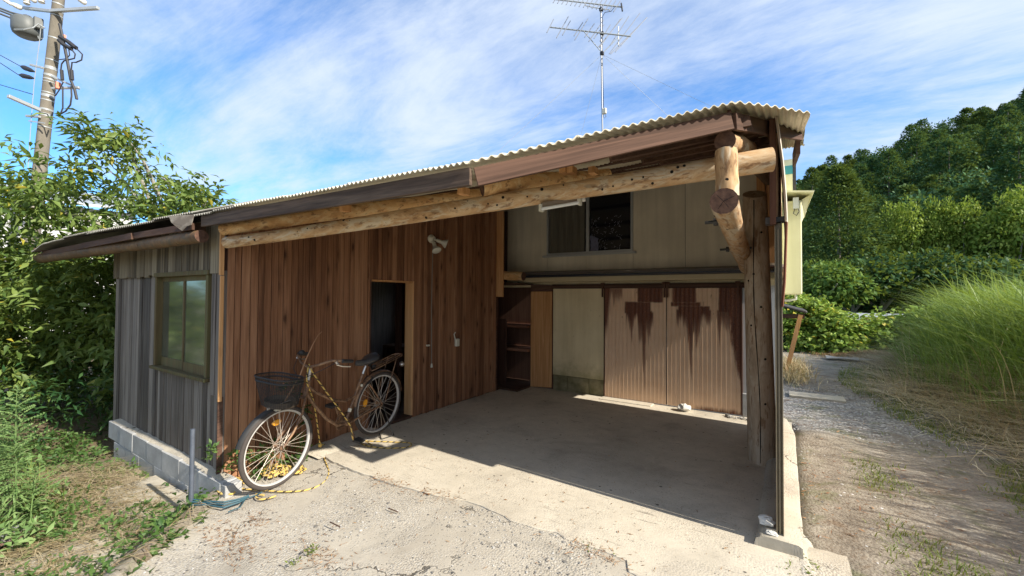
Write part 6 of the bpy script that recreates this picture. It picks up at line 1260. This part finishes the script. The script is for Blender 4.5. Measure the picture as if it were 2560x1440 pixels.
for x, y in pts:
    k = int(tr_.choice(5, p=[.3, .24, .22, .08, .16])); o = kinds[k]; s_ = tr_.uniform(.72, 1.12); z = float(hill_z(x, y))-.3; rz = tr_.uniform(0, 6.28)
    if k not in used: used.add(k); o.location = (x, y, z); o.rotation_euler = (0, 0, rz); o.scale = (s_, s_, s_)
    else: copy_tree(o, (x, y, z), rz, s_)
# the trees that make the skyline, named in order along it
hill_trees = [o for o in C.objects if o.get('group') == 'trees on the hillside' and o.type == 'EMPTY']
tops = [(math.degrees(math.atan2(o.location[0], o.location[1])), (o.location[2]+8.5*o.scale[0]-1.5)/math.hypot(o.location[0], o.location[1]), o) for o in hill_trees]
sky_t = sorted([t for t in tops if all(t[1] >= u[1] for u in tops if abs(u[0]-t[0]) < .95)], key=lambda t: t[0])
ordn = ('first', 'second', 'third', 'fourth', 'fifth', 'sixth', 'seventh', 'eighth', 'ninth', 'tenth', 'eleventh', 'twelfth', 'thirteenth', 'fourteenth')
sky_t = [t for t in sky_t if .6 < t[0] < 18.5]
for i, t in enumerate(sky_t[:14]): t[2]['label'] = '%s tree from the left among the peaks of the hillside skyline' % ordn[i]
# trees at the foot of the hill, each with its own look
def place(o, x, y, rz=0., s_=1., lab=None, z=None):
    c = copy_tree(o, (x, y, float(hill_z(x, y))-.3 if z is None else z), rz, s_); c['label'] = lab; 
    if 'group' in c: del c['group']
    return c
def polar(px_, r_): v = at(px_, 745, 1); a = math.atan2(v[0], v[1]); return r_*math.sin(a), r_*math.cos(a)
big = conifer(10.8, 3.1, 16000, 9, M['conifer_olive'], 'large olive green conifer standing forward beside the cream bay'); del big['group']; big.location = (*polar(2098, 36), -.4)
x, y = polar(2205, 33); r1 = roundtree(5.2, 3.3, 3600, 12, M['leaf_dark'], 'wide low dark tree with pale bare limbs above the vine hedge', 8, .3); del r1['group']; r1.location = (x, y, -.5)
r3 = roundtree(4.0, 1.9, 2600, 13, M['broadleaf'], 'bright rounded shrub tree just right of the cream bay', 7, .28); del r3['group']; r3.location = (*polar(2050, 29), -.2)
yt = roundtree(6.8, 1.9, 4200, 14, M['leaf_lime'], 'yellow green tree lit at the foot of the dark hillside', 8, .26); del yt['group']; yt.location = (*polar(2255, 38), .1); yt.scale = (.62, .62, 1.2); yt['label'] = 'yellow green tree above the wide low dark tree'
for px_, r_, s_, lb in ((2340, 39, (.55, .6, 1.22), 'yellow green tree at mid slope left of the right-hand pair'), (2412, 39, (.7, .7, 1.16), 'yellow green tree at mid slope with a flat layered crown'), (2540, 38, (.8, .8, 1.2), 'yellow green tree at the right edge of the hillside')): place(yt, *polar(px_, r_), px_, s_, lb, .1)
for px_, r_, s_, lb in ((2310, 34, .8, 'smaller dark spreading tree right of the wide low tree'), (2420, 33, .9, 'dark spreading tree behind the tall grass bank'), (2520, 32, .8, 'dark spreading tree behind the right end of the grass bank'), (2130, 32, .75, 'low dark tree left of the wide spreading tree')): place(r1, *polar(px_, r_), px_, s_, lb, -.4)
# hedge across the road, seen only in the window's reflection
k = 420; c = np.stack([rng.uniform(-26, -15, k), rng.uniform(-9, -6.4, k), rng.uniform(.0, 2.6, k)], -1); P, D, N_, L_, W_ = twig_leaves(c, 12, .7, .2, .1, .3, .6); link('far_hedge', leaf_mesh('far_hedge', P, D, N_, L_, W_, M['leaf_vine']), kind='stuff')
